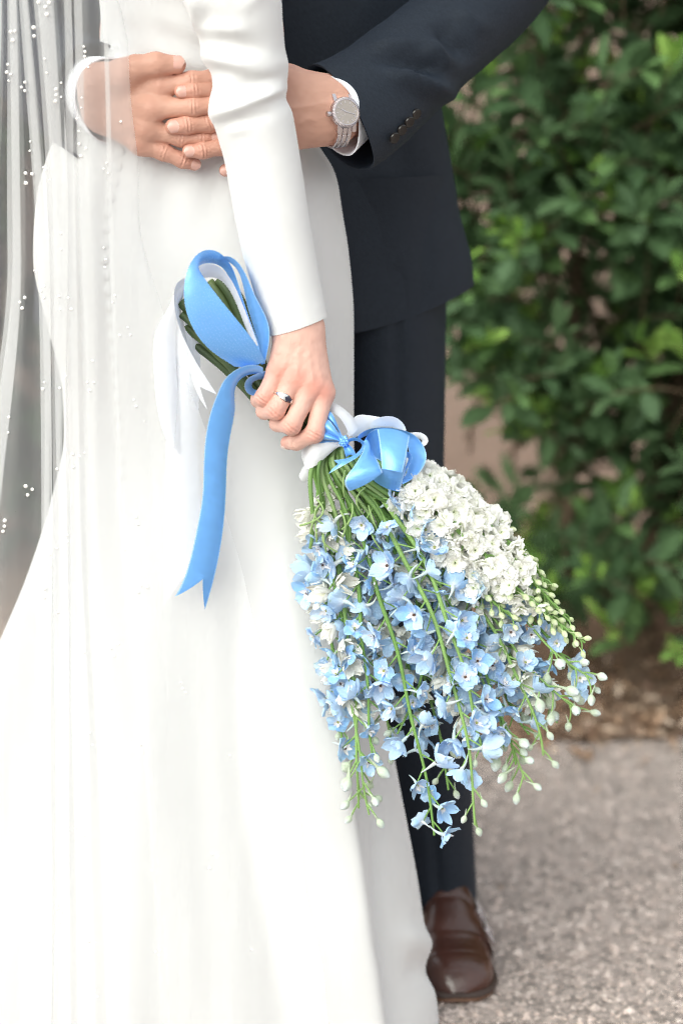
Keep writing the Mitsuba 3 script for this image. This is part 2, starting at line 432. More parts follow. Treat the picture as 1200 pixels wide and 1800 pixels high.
m, c = joined(BANK3, lit)
put('leaf_litter', m, 'litter', color=c, kind='stuff', label='dry brown fallen leaves along the foot of the hedge')

# ------------------------------------------------------------------ hands
def hand_sdf(spec):
    """spec: chains of finger joints with radii, metacarpal rays, forearm; all in metres."""
    def fn(P):
        palm = None
        for a, b, ra, rb in spec['palm']:
            d = capsule(P, a, b, ra, rb)
            palm = d if palm is None else smin(palm, d, spec.get('kp', 0.014))
        fingers = None
        for ch in spec['fingers']:
            J, R, dors = ch['j'], ch['r'], ch['n']
            d = None
            for i in range(len(J) - 1):
                e = capsule(P, J[i], J[i + 1], R[i], R[i + 1])
                if i and ch.get('bump', True):
                    e = np.minimum(e, capsule(P, J[i], J[i] + 1e-5, R[i] * 1.035, R[i] * 1.035))
                d = e if d is None else smin(d, e, 0.005)
            for i in range(1, len(J) - 1):                       # skin creases over the knuckles, on the back of the finger
                t = J[i + 1] - J[i - 1]; t = t / np.linalg.norm(t)
                n = dors - t * (dors @ t); n = n / np.linalg.norm(n)
                q = P - J[i].astype(np.float32)
                s, h, near = q @ t, q @ n, np.linalg.norm(q, axis=-1)
                amp = np.exp(-(s / 0.0048) ** 2) * np.clip(h / R[i] * 1.6 - 0.5, 0, 1) * (near < 0.022)
                d = d + ch.get('crease', 0.0015) * amp * (0.5 + 0.5 * np.cos(2 * np.pi * s / 0.0038 + 0.4 * np.sin(h * 900)))
            fingers = d if fingers is None else smin(fingers, d, 0.0012)
        d = smin(palm, fingers, spec.get('kf', 0.009))
        for a, b, r, amt in spec.get('veins', []):
            d = d - amt * np.exp(-(np.maximum(capsule(P, a, b, 0, 0), 0) / r) ** 2)
        return d
    return fn


def skin_color(V, base, red, spots, rnd=0.04, seed=0):
    c = np.ones((len(V), 3)) * np.array(base)
    c *= 1 + rnd * 2 * (meshkit.fbm(V * 160, 3, seed)[:, None] - 0.5) * np.array([0.6, 1.2, 1.3])
    for p, r, a in spots:
        w = np.clip(a * np.exp(-(np.linalg.norm(V - p, axis=1) / r) ** 2), 0, 1)[:, None]
        c = c * (1 - w) + np.array(red) * w
    return np.clip(c, 0.01, 0.95)


def nail_mesh(a, b, r, dors, length, ang=0.85, proud=0.0005, tip=0.0015):
    """A curved plate on the back of the last phalanx a -> b (b the centre of the tip sphere, r its radius)."""
    a, b = np.asarray(a, float), np.asarray(b, float)
    t = (b - a) / np.linalg.norm(b - a)
    n = dors - t * (dors @ t); n /= np.linalg.norm(n)
    s = np.cross(t, n)
    U, Vv = np.meshgrid(np.linspace(-1, 1, 13), np.linspace(0, 1, 12), indexing='ij')
    wid = np.clip(1 - np.clip((Vv - 0.72) / 0.28, 0, 1) ** 2.4 * 0.35, 0, 1) * np.clip(0.72 + Vv * 1.6, 0, 1)
    endv = length * (Vv - 0.62) + tip - 0.22 * length * U ** 2 * (Vv > 0.8) * (Vv - 0.8) * 5 + 0.18 * length * (U ** 2) * np.clip(0.3 - Vv, 0, 1) * 3
    th = U * ang * wid
    drop = np.clip(endv / r, 0, 0.93)
    rr = r * np.sqrt(1 - (drop * 0.62) ** 2) + proud
    P = b + endv[..., None] * t + (rr * np.cos(th))[..., None] * n + (rr * np.sin(th))[..., None] * s
    Q = P - n * 0.0012
    top, bot = grid(P), grid(Q)

    m = cat([top, bot, grid(np.stack([P[:, -1], Q[:, -1]])), grid(np.stack([P[0], Q[0]])), grid(np.stack([P[-1], Q[-1]]))])
    v = np.clip(np.concatenate([Vv.ravel(), Vv.ravel(), np.ones(26), np.tile(np.linspace(0, 1, 12), 4)]), 0, 1)
    return m, v


def nail(parent, *a, base=(0.63, 0.37, 0.31), **k):
    m, v = nail_mesh(*a, **k)
    w = .6 * np.clip((v - 0.91) / 0.05, 0, 1)[:, None]
    lun = np.clip((0.22 - v) / 0.12, 0, 1)[:, None]
    c = np.array(base) * (1 - w) + np.array((0.78, 0.72, 0.66)) * w
    c = c * (1 - 0.35 * lun) + np.array((0.66, 0.48, 0.42)) * 0.35 * lun
    ed = np.clip((np.abs(np.concatenate([np.repeat(np.linspace(-1, 1, 13), 12)] * 2 + [np.ones(len(v) - 312)])) - .80) / .15, 0, 1)[:, None] * .35
    c = c * (1 - ed) + np.array((.34, .13, .09)) * ed
    put(parent + '__fingernail', m, 'nail', color=c)


CAMDIR = np.array([0.0, -1.0, 0.05])

# ------------------------------------------------------------------ the man
groom = thing('person', 'person in navy suit, watch and brown shoes, hands clasped over the white gown', 'person')
gb = groom + '__body'
G = lambda px, py, Y: W(px, py, Y)

right = dict(
    palm=[(G(143, 158, 2.762), G(184, 158, 2.675), .020, .025), (G(145, 168, 2.765), G(184, 194, 2.678), .019, .023),
          (G(178, 150, 2.672), G(283, 152, 2.640), .021, .0125), (G(180, 168, 2.672), G(264, 191, 2.634), .021, .0128),
          (G(182, 188, 2.672), G(256, 225, 2.636), .020, .0122), (G(184, 202, 2.674), G(248, 253, 2.642), .017, .0112),
          (G(180, 148, 2.664), G(214, 132, 2.642), .021, .017)],
    fingers=[
        dict(j=np.array([G(214, 132, 2.642), G(238, 119, 2.632), G(274, 112, 2.630), G(311, 113, 2.634)]), r=[.0165, .0135, .0122, .0098], n=CAMDIR + (0, 0, .55), crease=.0006),
        dict(j=np.array([G(283, 152, 2.642), G(338, 141, 2.637), G(372, 137, 2.642), G(398, 138, 2.648)]), r=[.0112, .0098, .0088, .0080], n=CAMDIR + (0, 0, .25)),
        dict(j=np.array([G(264, 191, 2.637), G(340, 187, 2.631), G(378, 184, 2.636), G(402, 184, 2.642)]), r=[.0118, .0103, .0093, .0083], n=CAMDIR + (0, 0, .1)),
        dict(j=np.array([G(256, 225, 2.640), G(319, 241, 2.640), G(355, 242, 2.642), G(379, 242, 2.645)]), r=[.0112, .0097, .0087, .0076], n=CAMDIR),
        dict(j=np.array([G(248, 253, 2.645), G(288, 267, 2.642), G(321, 281, 2.644), G(342, 288, 2.648)]), r=[.0105, .0088, .0080, .0070], n=CAMDIR)],
    veins=[(G(190, 165, 2.65), G(262, 190, 2.624), .004, .0009), (G(190, 185, 2.65), G(252, 222, 2.626), .0035, .0008), (G(200, 150, 2.65), G(275, 150, 2.628), .004, .0007),
           (G(195, 200, 2.65), G(230, 185, 2.635), .0025, .0006)])
left = dict(
    palm=[(G(640, 188, 2.745), G(590, 186, 2.676), .022, .0225), (G(640, 208, 2.75), G(590, 208, 2.679), .020, .021),
          (G(588, 172, 2.668), G(438, 152, 2.646), .023, .0118), (G(588, 188, 2.668), G(434, 186, 2.640), .023, .012),
          (G(588, 205, 2.668), G(436, 222, 2.642), .0215, .0115), (G(590, 222, 2.672), G(452, 256, 2.650), .019, .0105),
          (G(560, 165, 2.668), G(505, 140, 2.656), .021, .016)],
    fingers=[
        dict(j=np.array([G(505, 140, 2.656), G(478, 128, 2.650), G(448, 116, 2.648), G(424, 112, 2.650)]), r=[.016, .0125, .0115, .009], n=CAMDIR + (0, 0, .6)),
        dict(j=np.array([G(438, 152, 2.646), G(376, 156, 2.640), G(340, 158, 2.632), G(319, 160, 2.630)]), r=[.0112, .0095, .0088, .0078], n=CAMDIR + (0, 0, .15)),
        dict(j=np.array([G(434, 186, 2.640), G(368, 216, 2.638), G(328, 219, 2.630), G(304, 222, 2.628)]), r=[.0112, .0098, .0094, .0086], n=CAMDIR),
        dict(j=np.array([G(436, 222, 2.642), G(392, 257, 2.640), G(356, 264, 2.634), G(332, 265, 2.632)]), r=[.0108, .0092, .0084, .0074], n=CAMDIR + (0, 0, -.1)),
        dict(j=np.array([G(452, 256, 2.650), G(432, 288, 2.650), G(410, 296, 2.650), G(396, 299, 2.650)]), r=[.0098, .0082, .0076, .0068], n=CAMDIR)],
    veins=[(G(580, 180, 2.64), G(500, 190, 2.632), .004, .0011), (G(575, 205, 2.65), G(530, 215, 2.64), .0035, .0009), (G(545, 205, 2.64), G(520, 220, 2.635), .0035, .0009)])

SKIN_M, RED_M = (0.53, 0.295, 0.220), (0.52, 0.19, 0.145)
hands = []
for spec in (right, left):
    pts = np.vstack([np.array([x[0], x[1]]) for x in spec['palm']] + [f['j'] for f in spec['fingers']])
    m = surface_nets(hand_sdf(spec), pts.min(0) - 0.03, pts.max(0) + 0.03, 0.00115)
    spots = [(j, .010, .55) for f in spec['fingers'] for j in f['j'][1:3]] + [(f['j'][-1], .010, .6) for f in spec['fingers']] + [(f['j'][0] + (0, -.008, 0), .009, .35) for f in spec['fingers']]
    hands.append((m, skin_color(np.asarray(m.vertices), SKIN_M, RED_M, spots)))


def body_mesh(parts, h=0.009, k=0.05):
    pts = np.vstack([np.array(x[:2]) for x in parts])
    def fn(P):
        d = None
        for a, b, ra, rb in parts:
            e = capsule(P, a, b, ra, rb)
            d = e if d is None else smin(d, e, k)
        return d
    return surface_nets(fn, pts.min(0) - 0.16, pts.max(0) + 0.16, h)


# limbs and trunk under the clothes, neck and head above the frame
A = np.array
ARM_L = [A([.06, 3.03, 1.46]), W(805, -290, 3.02), W(862, -210, 2.99), W(885, -95, 2.965), W(862, -22, 2.93), W(800, 48, 2.87), W(716, 118, 2.80), W(650, 178, 2.755), W(630, 190, 2.735)]
ARM_R = [A([-.28, 3.03, 1.46]), W(130, -290, 3.03), W(60, -210, 3.01), W(22, -70, 2.99), W(30, 30, 2.95), W(62, 100, 2.88), W(98, 146, 2.825), W(142, 160, 2.765)]
gm = body_mesh([(A([-.21, 3.04, 1.50]), A([-.01, 3.04, 1.50]), .07, .07), (A([-.15, 3.04, 1.30]), A([-.07, 3.04, 1.30]), .09, .09), (A([-.17, 3.05, 1.04]), A([-.05, 3.05, 1.04]), .08, .08),
                (A([-.11, 3.03, 1.52]), A([-.11, 3.01, 1.64]), .055, .055), (A([-.11, 3.0, 1.74]), A([-.11, 3.02, 1.77]), .082, .09), (A([-.11, 2.95, 1.68]), A([-.11, 2.97, 1.72]), .05, .06),
                (A([-.11, 2.915, 1.715]), A([-.11, 2.925, 1.745]), .014, .010),
                *[(p, q, .030, .026) for p, q in zip(ARM_L[:-1], ARM_L[1:])], *[(p, q, .030, .024) for p, q in zip(ARM_R[:-1], ARM_R[1:])],
                (A([-.04, 3.05, 0.98]), G(682, 900, 3.03), .06, .045), (G(682, 900, 3.03), G(764, 1520, 3.055), .045, .036),
                (A([-.18, 3.05, 0.98]), G(262, 900, 3.03), .06, .045), (G(262, 900, 3.03), G(267, 1520, 3.055), .045, .036)], k=0.02)
ms = [hands[0][0], hands[1][0], gm]
put(gb, cat(ms), 'skin', color=np.vstack([hands[0][1], hands[1][1], np.ones((len(gm.vertices), 3)) * np.array(SKIN_M)]))
hc = surface_nets(lambda P: np.maximum(capsule(P, A([-.11, 3.02, 1.775]), A([-.11, 3.03, 1.80]), .093, .095), -(P[..., 2] - 1.75 + (3.0 - P[..., 1]) * -0.6)), A([-.24, 2.88, 1.6]), A([.03, 3.16, 1.93]), 0.008)
put(groom + '__hair', hc, 'hair')
F = right['fingers']
nail(gb, F[0]['j'][-2], F[0]['j'][-1], .0098, F[0]['n'] + (0, 0, -.1), .0155)
nail(gb, F[3]['j'][-2], F[3]['j'][-1], .0076, F[3]['n'] + (0.1, 0, .1), .0115)
nail(gb, F[4]['j'][-2], F[4]['j'][-1], .0070, F[4]['n'], .0115)
F = left['fingers']
nail(gb, F[1]['j'][-2], F[1]['j'][-1], .0078, F[1]['n'] + (0, 0, -.15), .0120)
nail(gb, F[2]['j'][-2], F[2]['j'][-1], .0086, F[2]['n'], .0125)
nail(gb, F[3]['j'][-2], F[3]['j'][-1], .0074, F[3]['n'] + (0, 0, .1), .0115)
nail(gb, F[4]['j'][-2], F[4]['j'][-1], .0068, F[4]['n'], .0105)


def ring_loft(C, U, V, a, b, n=56, sq=1.0):
    """Rings round the centres C with half axes a U and b V."""
    g = np.arange(n) * 2 * np.pi / n
    c, s = np.cos(g), np.sin(g)
    if sq != 1.0:
        c, s = np.sign(c) * np.abs(c) ** sq, np.sign(s) * np.abs(s) ** sq
    return C[:, None] + (a[:, None] * c[None])[..., None] * U[:, None] + (b[:, None] * s[None])[..., None] * V[:, None]


def displace(P, f, cv=True):
    """Moves the ring grid P along its outward normals by f(px, py, P) metres."""
    m = grid(P, cv=cv)
    n = np.asarray(m.vertex_normals).reshape(P.shape)
    px, py = pix(P)
    d = f(px, py, P)
    return P + n * d[..., None]


def body_loft(rows, step=8, n=120, sq=1.0, extra=None):
    """rows (py, xl, xr, Y, b): horizontal rings that reach from pixel xl to xr at depth Y, b deep."""
    rows = np.array(rows, float)
    ys = np.arange(rows[0, 0], rows[-1, 0] + step / 2, step)
    xl, xr, Y, b = interp_rows(rows, ys)
    L, R = W(xl, ys, Y), W(xr, ys, Y)
    C, a = (L + R) / 2, (R[:, 0] - L[:, 0]) / 2
    U, V = np.tile([1.0, 0, 0], (len(ys), 1)), np.tile([0, -1.0, 0], (len(ys), 1))
    return ys, ring_loft(C, U, V, a, b, n, sq)


def gauss_line(px, py, line, wid):
    """1 on the polyline of pixels (px as a function of py), falling off over wid pixels."""
    l = np.array(line, float)
    x = np.interp(py, l[:, 0], l[:, 1])
    inside = np.clip((py - l[0, 0]) / 40 + 1, 0, 1) * np.clip((l[-1, 0] - py) / 40 + 1, 0, 1)
    return np.exp(-((px - x) / wid) ** 2) * inside


def seg_fold(px, py, a, b, wid):
    a, b = np.array(a, float), np.array(b, float)
    d = b - a; L = np.linalg.norm(d); d /= L
    s, t = (px - a[0]) * d[0] + (py - a[1]) * d[1], -(px - a[0]) * d[1] + (py - a[1]) * d[0]
    end = np.clip(np.minimum(s, L - s) / (0.35 * L) + 0.15, 0, 1)
    return np.exp(-(t / wid) ** 2) * end


fn_ = lambda P, s, k=3, seed=0: meshkit.fbm(P * s, k, seed) - 0.5
# jacket body
rows = [(-420, 180, 720, 3.06, .10), (-330, 130, 790, 3.05, .125), (-200, 100, 812, 3.04, .125), (0, 110, 800, 3.035, .118), (150, 112, 772, 3.03, .112), (230, 100, 782, 3.03, .115),
        (300, 85, 796, 3.03, .122), (380, 72, 809, 3.03, .13), (440, 66, 820, 3.03, .132), (500, 62, 829, 3.03, .132), (565, 60, 833, 3.03, .130)]
ys, P = body_loft(rows)
def jk(px, py, P):
    return 0.006 * fn_(P * (1, 1, .5), 9) + 0.004 * seg_fold(px, py, (640, 240), (790, 330), 30) + 0.003 * gauss_line(px, py, [(250, 700), (560, 740)], 22)
P = displace(P, jk)
# the hem rises towards the side seam
sd = np.clip((pix(P)[0] - 600) / 230, 0, 1)
low = np.clip((np.arange(len(ys)) - len(ys) + 26) / 25, 0, 1)[:, None]
P[..., 2] += sd ** 1.6 * low * 0.046
inner = P[-12:][::-1].copy(); cen = inner.mean(1, keepdims=True); inner[..., :2] = (inner - (inner - cen) * 0.035)[..., :2]
jacket = put(groom + '__jacket', cat([grid(P, cv=True), grid(np.concatenate([P[-1:], inner]), cv=True)]), 'suit_wool')

# sleeves
def sleeve(path, half, depth, dirs, fold, n=84, m=60, inner=True):
    C = spl(path, m); a = np.interp(np.linspace(0, 1, m), np.linspace(0, 1, len(half)), half); b = np.interp(np.linspace(0, 1, m), np.linspace(0, 1, len(depth)), depth)
    U = spl(dirs, m); U /= np.linalg.norm(U, axis=1, keepdims=True)
    t = np.gradient(C, axis=0); t /= np.linalg.norm(t, axis=1, keepdims=True)
    V = np.cross(t, U); V /= np.linalg.norm(V, axis=1, keepdims=True)
    P = displace(ring_loft(C, U, V, a, b, n, 0.95), fold)
    return P


def front(P, px, py):
    gx, gy = pix(P)
    q = np.where(((gx - px) ** 2 + (gy - py) ** 2) < 60, P[..., 1], 1e9)
    return float(q.min()) if q.min() < 1e8 else float(P[((gx - px) ** 2 + (gy - py) ** 2).argmin() // P.shape[1], :, 1].min())


# his left sleeve: cuff first, elbow, then the upper arm
def du(p, q, Y): v = W(*q, Y) - W(*p, Y); return v / np.linalg.norm(v)
path = [W(598, 205, 2.696), W(642, 180, 2.726), W(716, 118, 2.793), W(800, 48, 2.87), W(872, -22, 2.93), W(890, -95, 2.965), W(862, -210, 2.99), W(805, -330, 3.02)]
half = [.0655, .0605, .0585, .0600, .064, .070, .074, .075]
depth = [.050, .050, .052, .056, .062, .068, .075, .08]
dirs = [du((547, 120), (645, 297), 2.72), du((590, 92), (692, 268), 2.74), du((655, 55), (770, 180), 2.8), du((735, 0), (862, 92), 2.87), du((790, -40), (940, 10), 2.93), A([.9, -.05, -.1]), A([1, -.1, .15]), A([1, 0, .4])]
def slf(px, py, P):
    return 1.35 * (0.0045 * fn_(P, 14, 3, 5) - 0.012 * seg_fold(px, py, (678, 108), (800, 170), 13) + 0.010 * seg_fold(px, py, (660, 92), (800, 128), 15) - 0.009 * seg_fold(px, py, (745, 62), (800, 130), 11)
            + 0.009 * seg_fold(px, py, (760, 40), (830, 105), 14) - 0.005 * seg_fold(px, py, (655, 72), (740, 76), 10) - 0.006 * seg_fold(px, py, (800, 10), (860, 60), 12))
P = sleeve(path, half, depth, dirs, slf)
t0 = W(640, 180, 2.742) - W(596, 205, 2.715); t0 /= np.linalg.norm(t0)
# the near edge of the cuff is cut back, its lower corner hangs
g = np.arange(P.shape[1]) * 2 * np.pi / P.shape[1]
Vs = np.cross(t0, dirs[0])
near = np.clip(((P[0] - P[0].mean(0)) @ A([0, -1, 0])) / .05, -1, 1)
for k in range(14):
    P[k] -= (t0 * 0.023 * np.clip(near, 0, 1)[:, None]) * (1 - k / 14) ** 1.0
SLEEVE_L = P
ins = P[:18].copy(); c0 = ins.mean(1, keepdims=True); ins = ins - (ins - c0) * 0.045
sl = put(jacket + '__sleeve', cat([grid(P, cv=True), grid(np.concatenate([ins[::-1], P[:1]]), cv=True)]), 'suit_wool')

# his right sleeve, behind the veil
path = [W(166, 178, 2.715), W(125, 155, 2.785), W(62, 100, 2.88), W(28, 30, 2.95), W(20, -70, 2.99), W(60, -210, 3.01), W(130, -330, 3.03)]
half = [.066, .062, .060, .062, .070, .076, .075]; depth = [.050, .050, .054, .06, .068, .075, .08]
dirs = [du((128, 75), (132, 300), 2.72), du((100, 60), (90, 260), 2.78), du((90, 20), (40, 190), 2.86), du((80, -30), (-30, 90), 2.95), A([.9, -.05, .1]), A([1, -.1, -.15]), A([1, 0, -.4])]
P = sleeve(path, half, depth, dirs, lambda px, py, P: 0.006 * fn_(P, 12, 3, 9))
t0 = path[1] - path[0]; t0 = t0 / np.linalg.norm(t0)
near = np.clip(((P[0] - P[0].mean(0)) @ A([0, -1, 0])) / .05, -1, 1)
for k in range(14):
    P[k] -= (t0 * 0.020 * np.clip(near, 0, 1)[:, None]) * (1 - k / 14)
ins = P[:18].copy(); c0 = ins.mean(1, keepdims=True); ins = ins - (ins - c0) * 0.045
put(jacket + '__sleeve', cat([grid(P, cv=True), grid(np.concatenate([ins[::-1], P[:1]]), cv=True)]), 'suit_wool')

# four kissing buttons on his left sleeve
def lathe(prof, n=24):
    pr = np.array(prof, float); g = np.arange(n) * 2 * np.pi / n
    return grid(np.stack([pr[:, :1] * np.cos(g), pr[:, :1] * np.sin(g), np.repeat(pr[:, 1:], n, 1)], -1), cv=True)


btn = lathe([(0.0001, .0030), (.004, .0027), (.0052, .0034), (.0066, .0034), (.0074, .0022), (.0072, .0004), (.0001, .0)], 28)
for k, (px, py) in enumerate([(692, 241), (705, 227), (718, 213), (730, 199)]):
    m = btn.copy(); R = basis(A([.36, -.80, -.45]), (0, 0, 1)) @ basis(A([.25, .1, 1.0]))
    m.apply_transform(xf(R, W(px, py, front(SLEEVE_L, px, py) - .001), .88))
    put(jacket + '__button', m, 'suit_button', smooth=35)

# shirt cuffs
def shirt_cuff(C0, C1, a, b, u, near_cut, tail):
    C = np.linspace(C0, C1, 16); t = (C1 - C0) / np.linalg.norm(C1 - C0)
    U = np.tile(u / np.linalg.norm(u), (16, 1)); V = np.tile(np.cross(t, U[0]), (16, 1)); V /= np.linalg.norm(V, axis=1, keepdims=True)
    P = ring_loft(C, U, V, np.linspace(a, a * .84, 16), np.linspace(b, b * .74, 16), 64)
    near = np.clip(((P[0] - P[0].mean(0)) @ A([0, -1, 0])) / b, -1, 1)
    low = np.clip(((P[0] - P[0].mean(0)) @ U[0]) / a, -1, 1)
    for k in range(16):
        P[k] += (t[None] * (near_cut * np.clip(near, -.3, 1))[:, None] + (U[0] - t * .3) * (tail * np.clip(low - .72, 0, 1) / .28)[:, None]) * (1 - k / 16)
    Q = P.copy(); c = Q.mean(1, keepdims=True); Q = Q - (Q - c) * 0.04
    return cat([grid(P, cv=True), grid(Q[::-1], cv=True), grid(np.stack([Q[0], P[0]]), cv=True)])


cuff_dir = du((552, 125), (612, 238), 2.70)
put(groom + '__shirt_cuff', shirt_cuff(W(580, 194, 2.676), W(645, 168, 2.738), .0415, .0415, cuff_dir, -.014, .012), 'shirt_cotton', smooth=60)
put(groom + '__shirt_cuff', shirt_cuff(W(190, 168, 2.682), W(140, 152, 2.765), .042, .040, du((158, 105), (150, 230), 2.7), -.008, .010), 'shirt_cotton', smooth=60)

# watch on his left wrist
wt = groom + '__watch'
labels[wt] = {'label': 'steel wristwatch with fluted bezel on the wrist at the right'}
wn = A([.42, -.88, .20]); wn /= np.linalg.norm(wn)          # out of the dial
arm = W(640, 190, 2.72) - W(560, 190, 2.66); arm /= np.linalg.norm(arm)
wx = arm - wn * (arm @ wn); wx /= np.linalg.norm(wx)         # towards the elbow
wz = np.cross(wn, wx)
WR = np.stack([wx, wz, wn], 1); wc = W(606, 197, 2.6405)
def wput(key, m, bs, **k):
    m = m.copy(); m.apply_transform(xf(WR, wc, .94)); put(key, m, bs, **k)
case = lathe([(.0001, -.006), (.0165, -.006), (.0178, -.003), (.0180, .001), (.0172, .0024), (.0001, .0024)], 64)
for sx in (-1, 1):
    for sy in (-1, 1):
        lug = trimesh.creation.box((.0042, .011, .0042)); lug.apply_transform(trimesh.transformations.rotation_matrix(-.4 * sy, [1, 0, 0])); lug.apply_translation((sx * .0098, sy * .0168, -.0022))
        case = cat([case, lug])
wput(wt + '__case', case, 'steel', smooth=35)
g = np.arange(240) * 2 * np.pi / 240
fl = .0006 * (np.abs((np.arange(240) % 4) - 2) - 1)
bez = np.stack([np.stack([(r + fl * k) * np.cos(g), (r + fl * k) * np.sin(g), z + 0 * g], -1) for r, z, k in ((.0176, .0022, 0), (.0172, .0036, 1), (.0152, .0050, 1), (.0143, .0050, 0), (.0142, .0040, 0))])
wput(wt + '__bezel', grid(bez, cv=True), 'steel', smooth=False)
dial = lathe([(.0143, .0040), (.0001, .0040)], 48); wput(wt + '__dial', dial, 'watch_face')
hm = []
for k in range(12):
    h = trimesh.creation.box((.0009, .0026, .0006)); h.apply_translation((0, .0115, .0043)); h.apply_transform(trimesh.transformations.rotation_matrix(k * math.pi / 6, [0, 0, 1])); hm.append(h)
for L, wd, an in ((.0075, .0011, 1.0), (.0108, .0008, -1.9)):
    h = trimesh.creation.box((wd, L, .0005)); h.apply_translation((0, L / 2, .0048)); h.apply_transform(trimesh.transformations.rotation_matrix(an, [0, 0, 1])); hm.append(h)
sub = lathe([(.0034, .0041), (.0034, .0044), (.0030, .0044), (.0030, .0041)], 24); sub.apply_translation((-.005, -.001, 0)); hm.append(sub)
wput(wt + '__hands', cat(hm), 'steel', smooth=False)
crown = trimesh.creation.cylinder(.0030, .0042, sections=18); crown.apply_transform(trimesh.transformations.rotation_matrix(math.pi / 2, [0, 1, 0])); crown.apply_translation((-.0204, 0, -.001))
wput(wt + '__crown', crown, 'steel', smooth=30)
for k in range(18):                                            # bracelet links round the wrist
    an = 0.62 + k * (2 * math.pi - 1.24) / 17
    cy, cz, ra, rb = 0.0, -.029, .0345, .0272
    y, z = ra * math.sin(an), cz + rb * math.cos(an)
    link = []
    for q, wd in ((-1, .0056), (0, .0062), (1, .0056)):
        l = trimesh.creation.icosphere(2, 1.0); v = l.vertices; l.vertices = np.sign(v) * np.abs(v) ** .55 * A([wd / 2, .0052, .0018]); l.apply_translation((q * .0061, 0, 0)); link.append(l)
    l = cat(link); l.apply_transform(trimesh.transformations.rotation_matrix(-math.atan2(math.sin(an) * rb, math.cos(an) * ra), [1, 0, 0])); l.apply_translation((0, y, z))
    wput(wt + '__bracelet_link', l, 'steel')

# trousers
def trouser_leg(rows, crease, seed):
    ys, P = body_loft(rows, 10, 90)
    def f(px, py, P):
        return 0.004 * fn_(P * (1, 1, .4), 14, 3, seed) + 0.006 * gauss_line(px, py, crease, 9)
    P = displace(P, f)
    ins = P[-6:][::-1].copy(); c = ins.mean(1, keepdims=True); ins[..., :2] = (ins - (ins - c) * .05)[..., :2]
    return cat([grid(P, cv=True), grid(np.concatenate([P[-1:], ins]), cv=True)])


tr = groom + '__trousers'
l1 = trouser_leg([(300, 455, 792, 3.04, .115), (440, 520, 790, 3.04, .115), (520, 555, 784, 3.04, .112), (660, 572, 782, 3.035, .10), (800, 590, 780, 3.03, .09), (1000, 625, 796, 3.03, .078),
                  (1200, 655, 816, 3.04, .070), (1380, 676, 829, 3.05, .066), (1480, 686, 834, 3.055, .066), (1569, 690, 838, 3.055, .070)], [(500, 700), (800, 700), (1200, 742), (1569, 772)], 3)
l2 = trouser_leg([(300, 90, 440, 3.04, .115), (520, 120, 440, 3.04, .112), (800, 150, 370, 3.03, .09), (1200, 180, 350, 3.04, .07), (1569, 190, 345, 3.055, .07)], [(500, 280), (1569, 270)], 4)
put(tr, cat([l1, l2]), 'suit_wool')


# shoes: laid out on the ground round the toe
def foot_half(u, side):
    """Half width at u (0 heel, 1 toe) on the inner (-1) or outer (+1) side."""
    k = np.array([(0, .012), (.03, .024), (.12, .031), (.35, .031), (.55, .040), (.70, .049), (.82, .050), (.91, .043), (.97, .028), (1, .008)]) if side > 0 else \
        np.array([(0, .012), (.03, .024), (.12, .031), (.35, .027), (.55, .034), (.70, .046), (.82, .047), (.91, .039), (.97, .025), (1, .008)])
    return PchipInterpolator(k[:, 0], k[:, 1])(u)


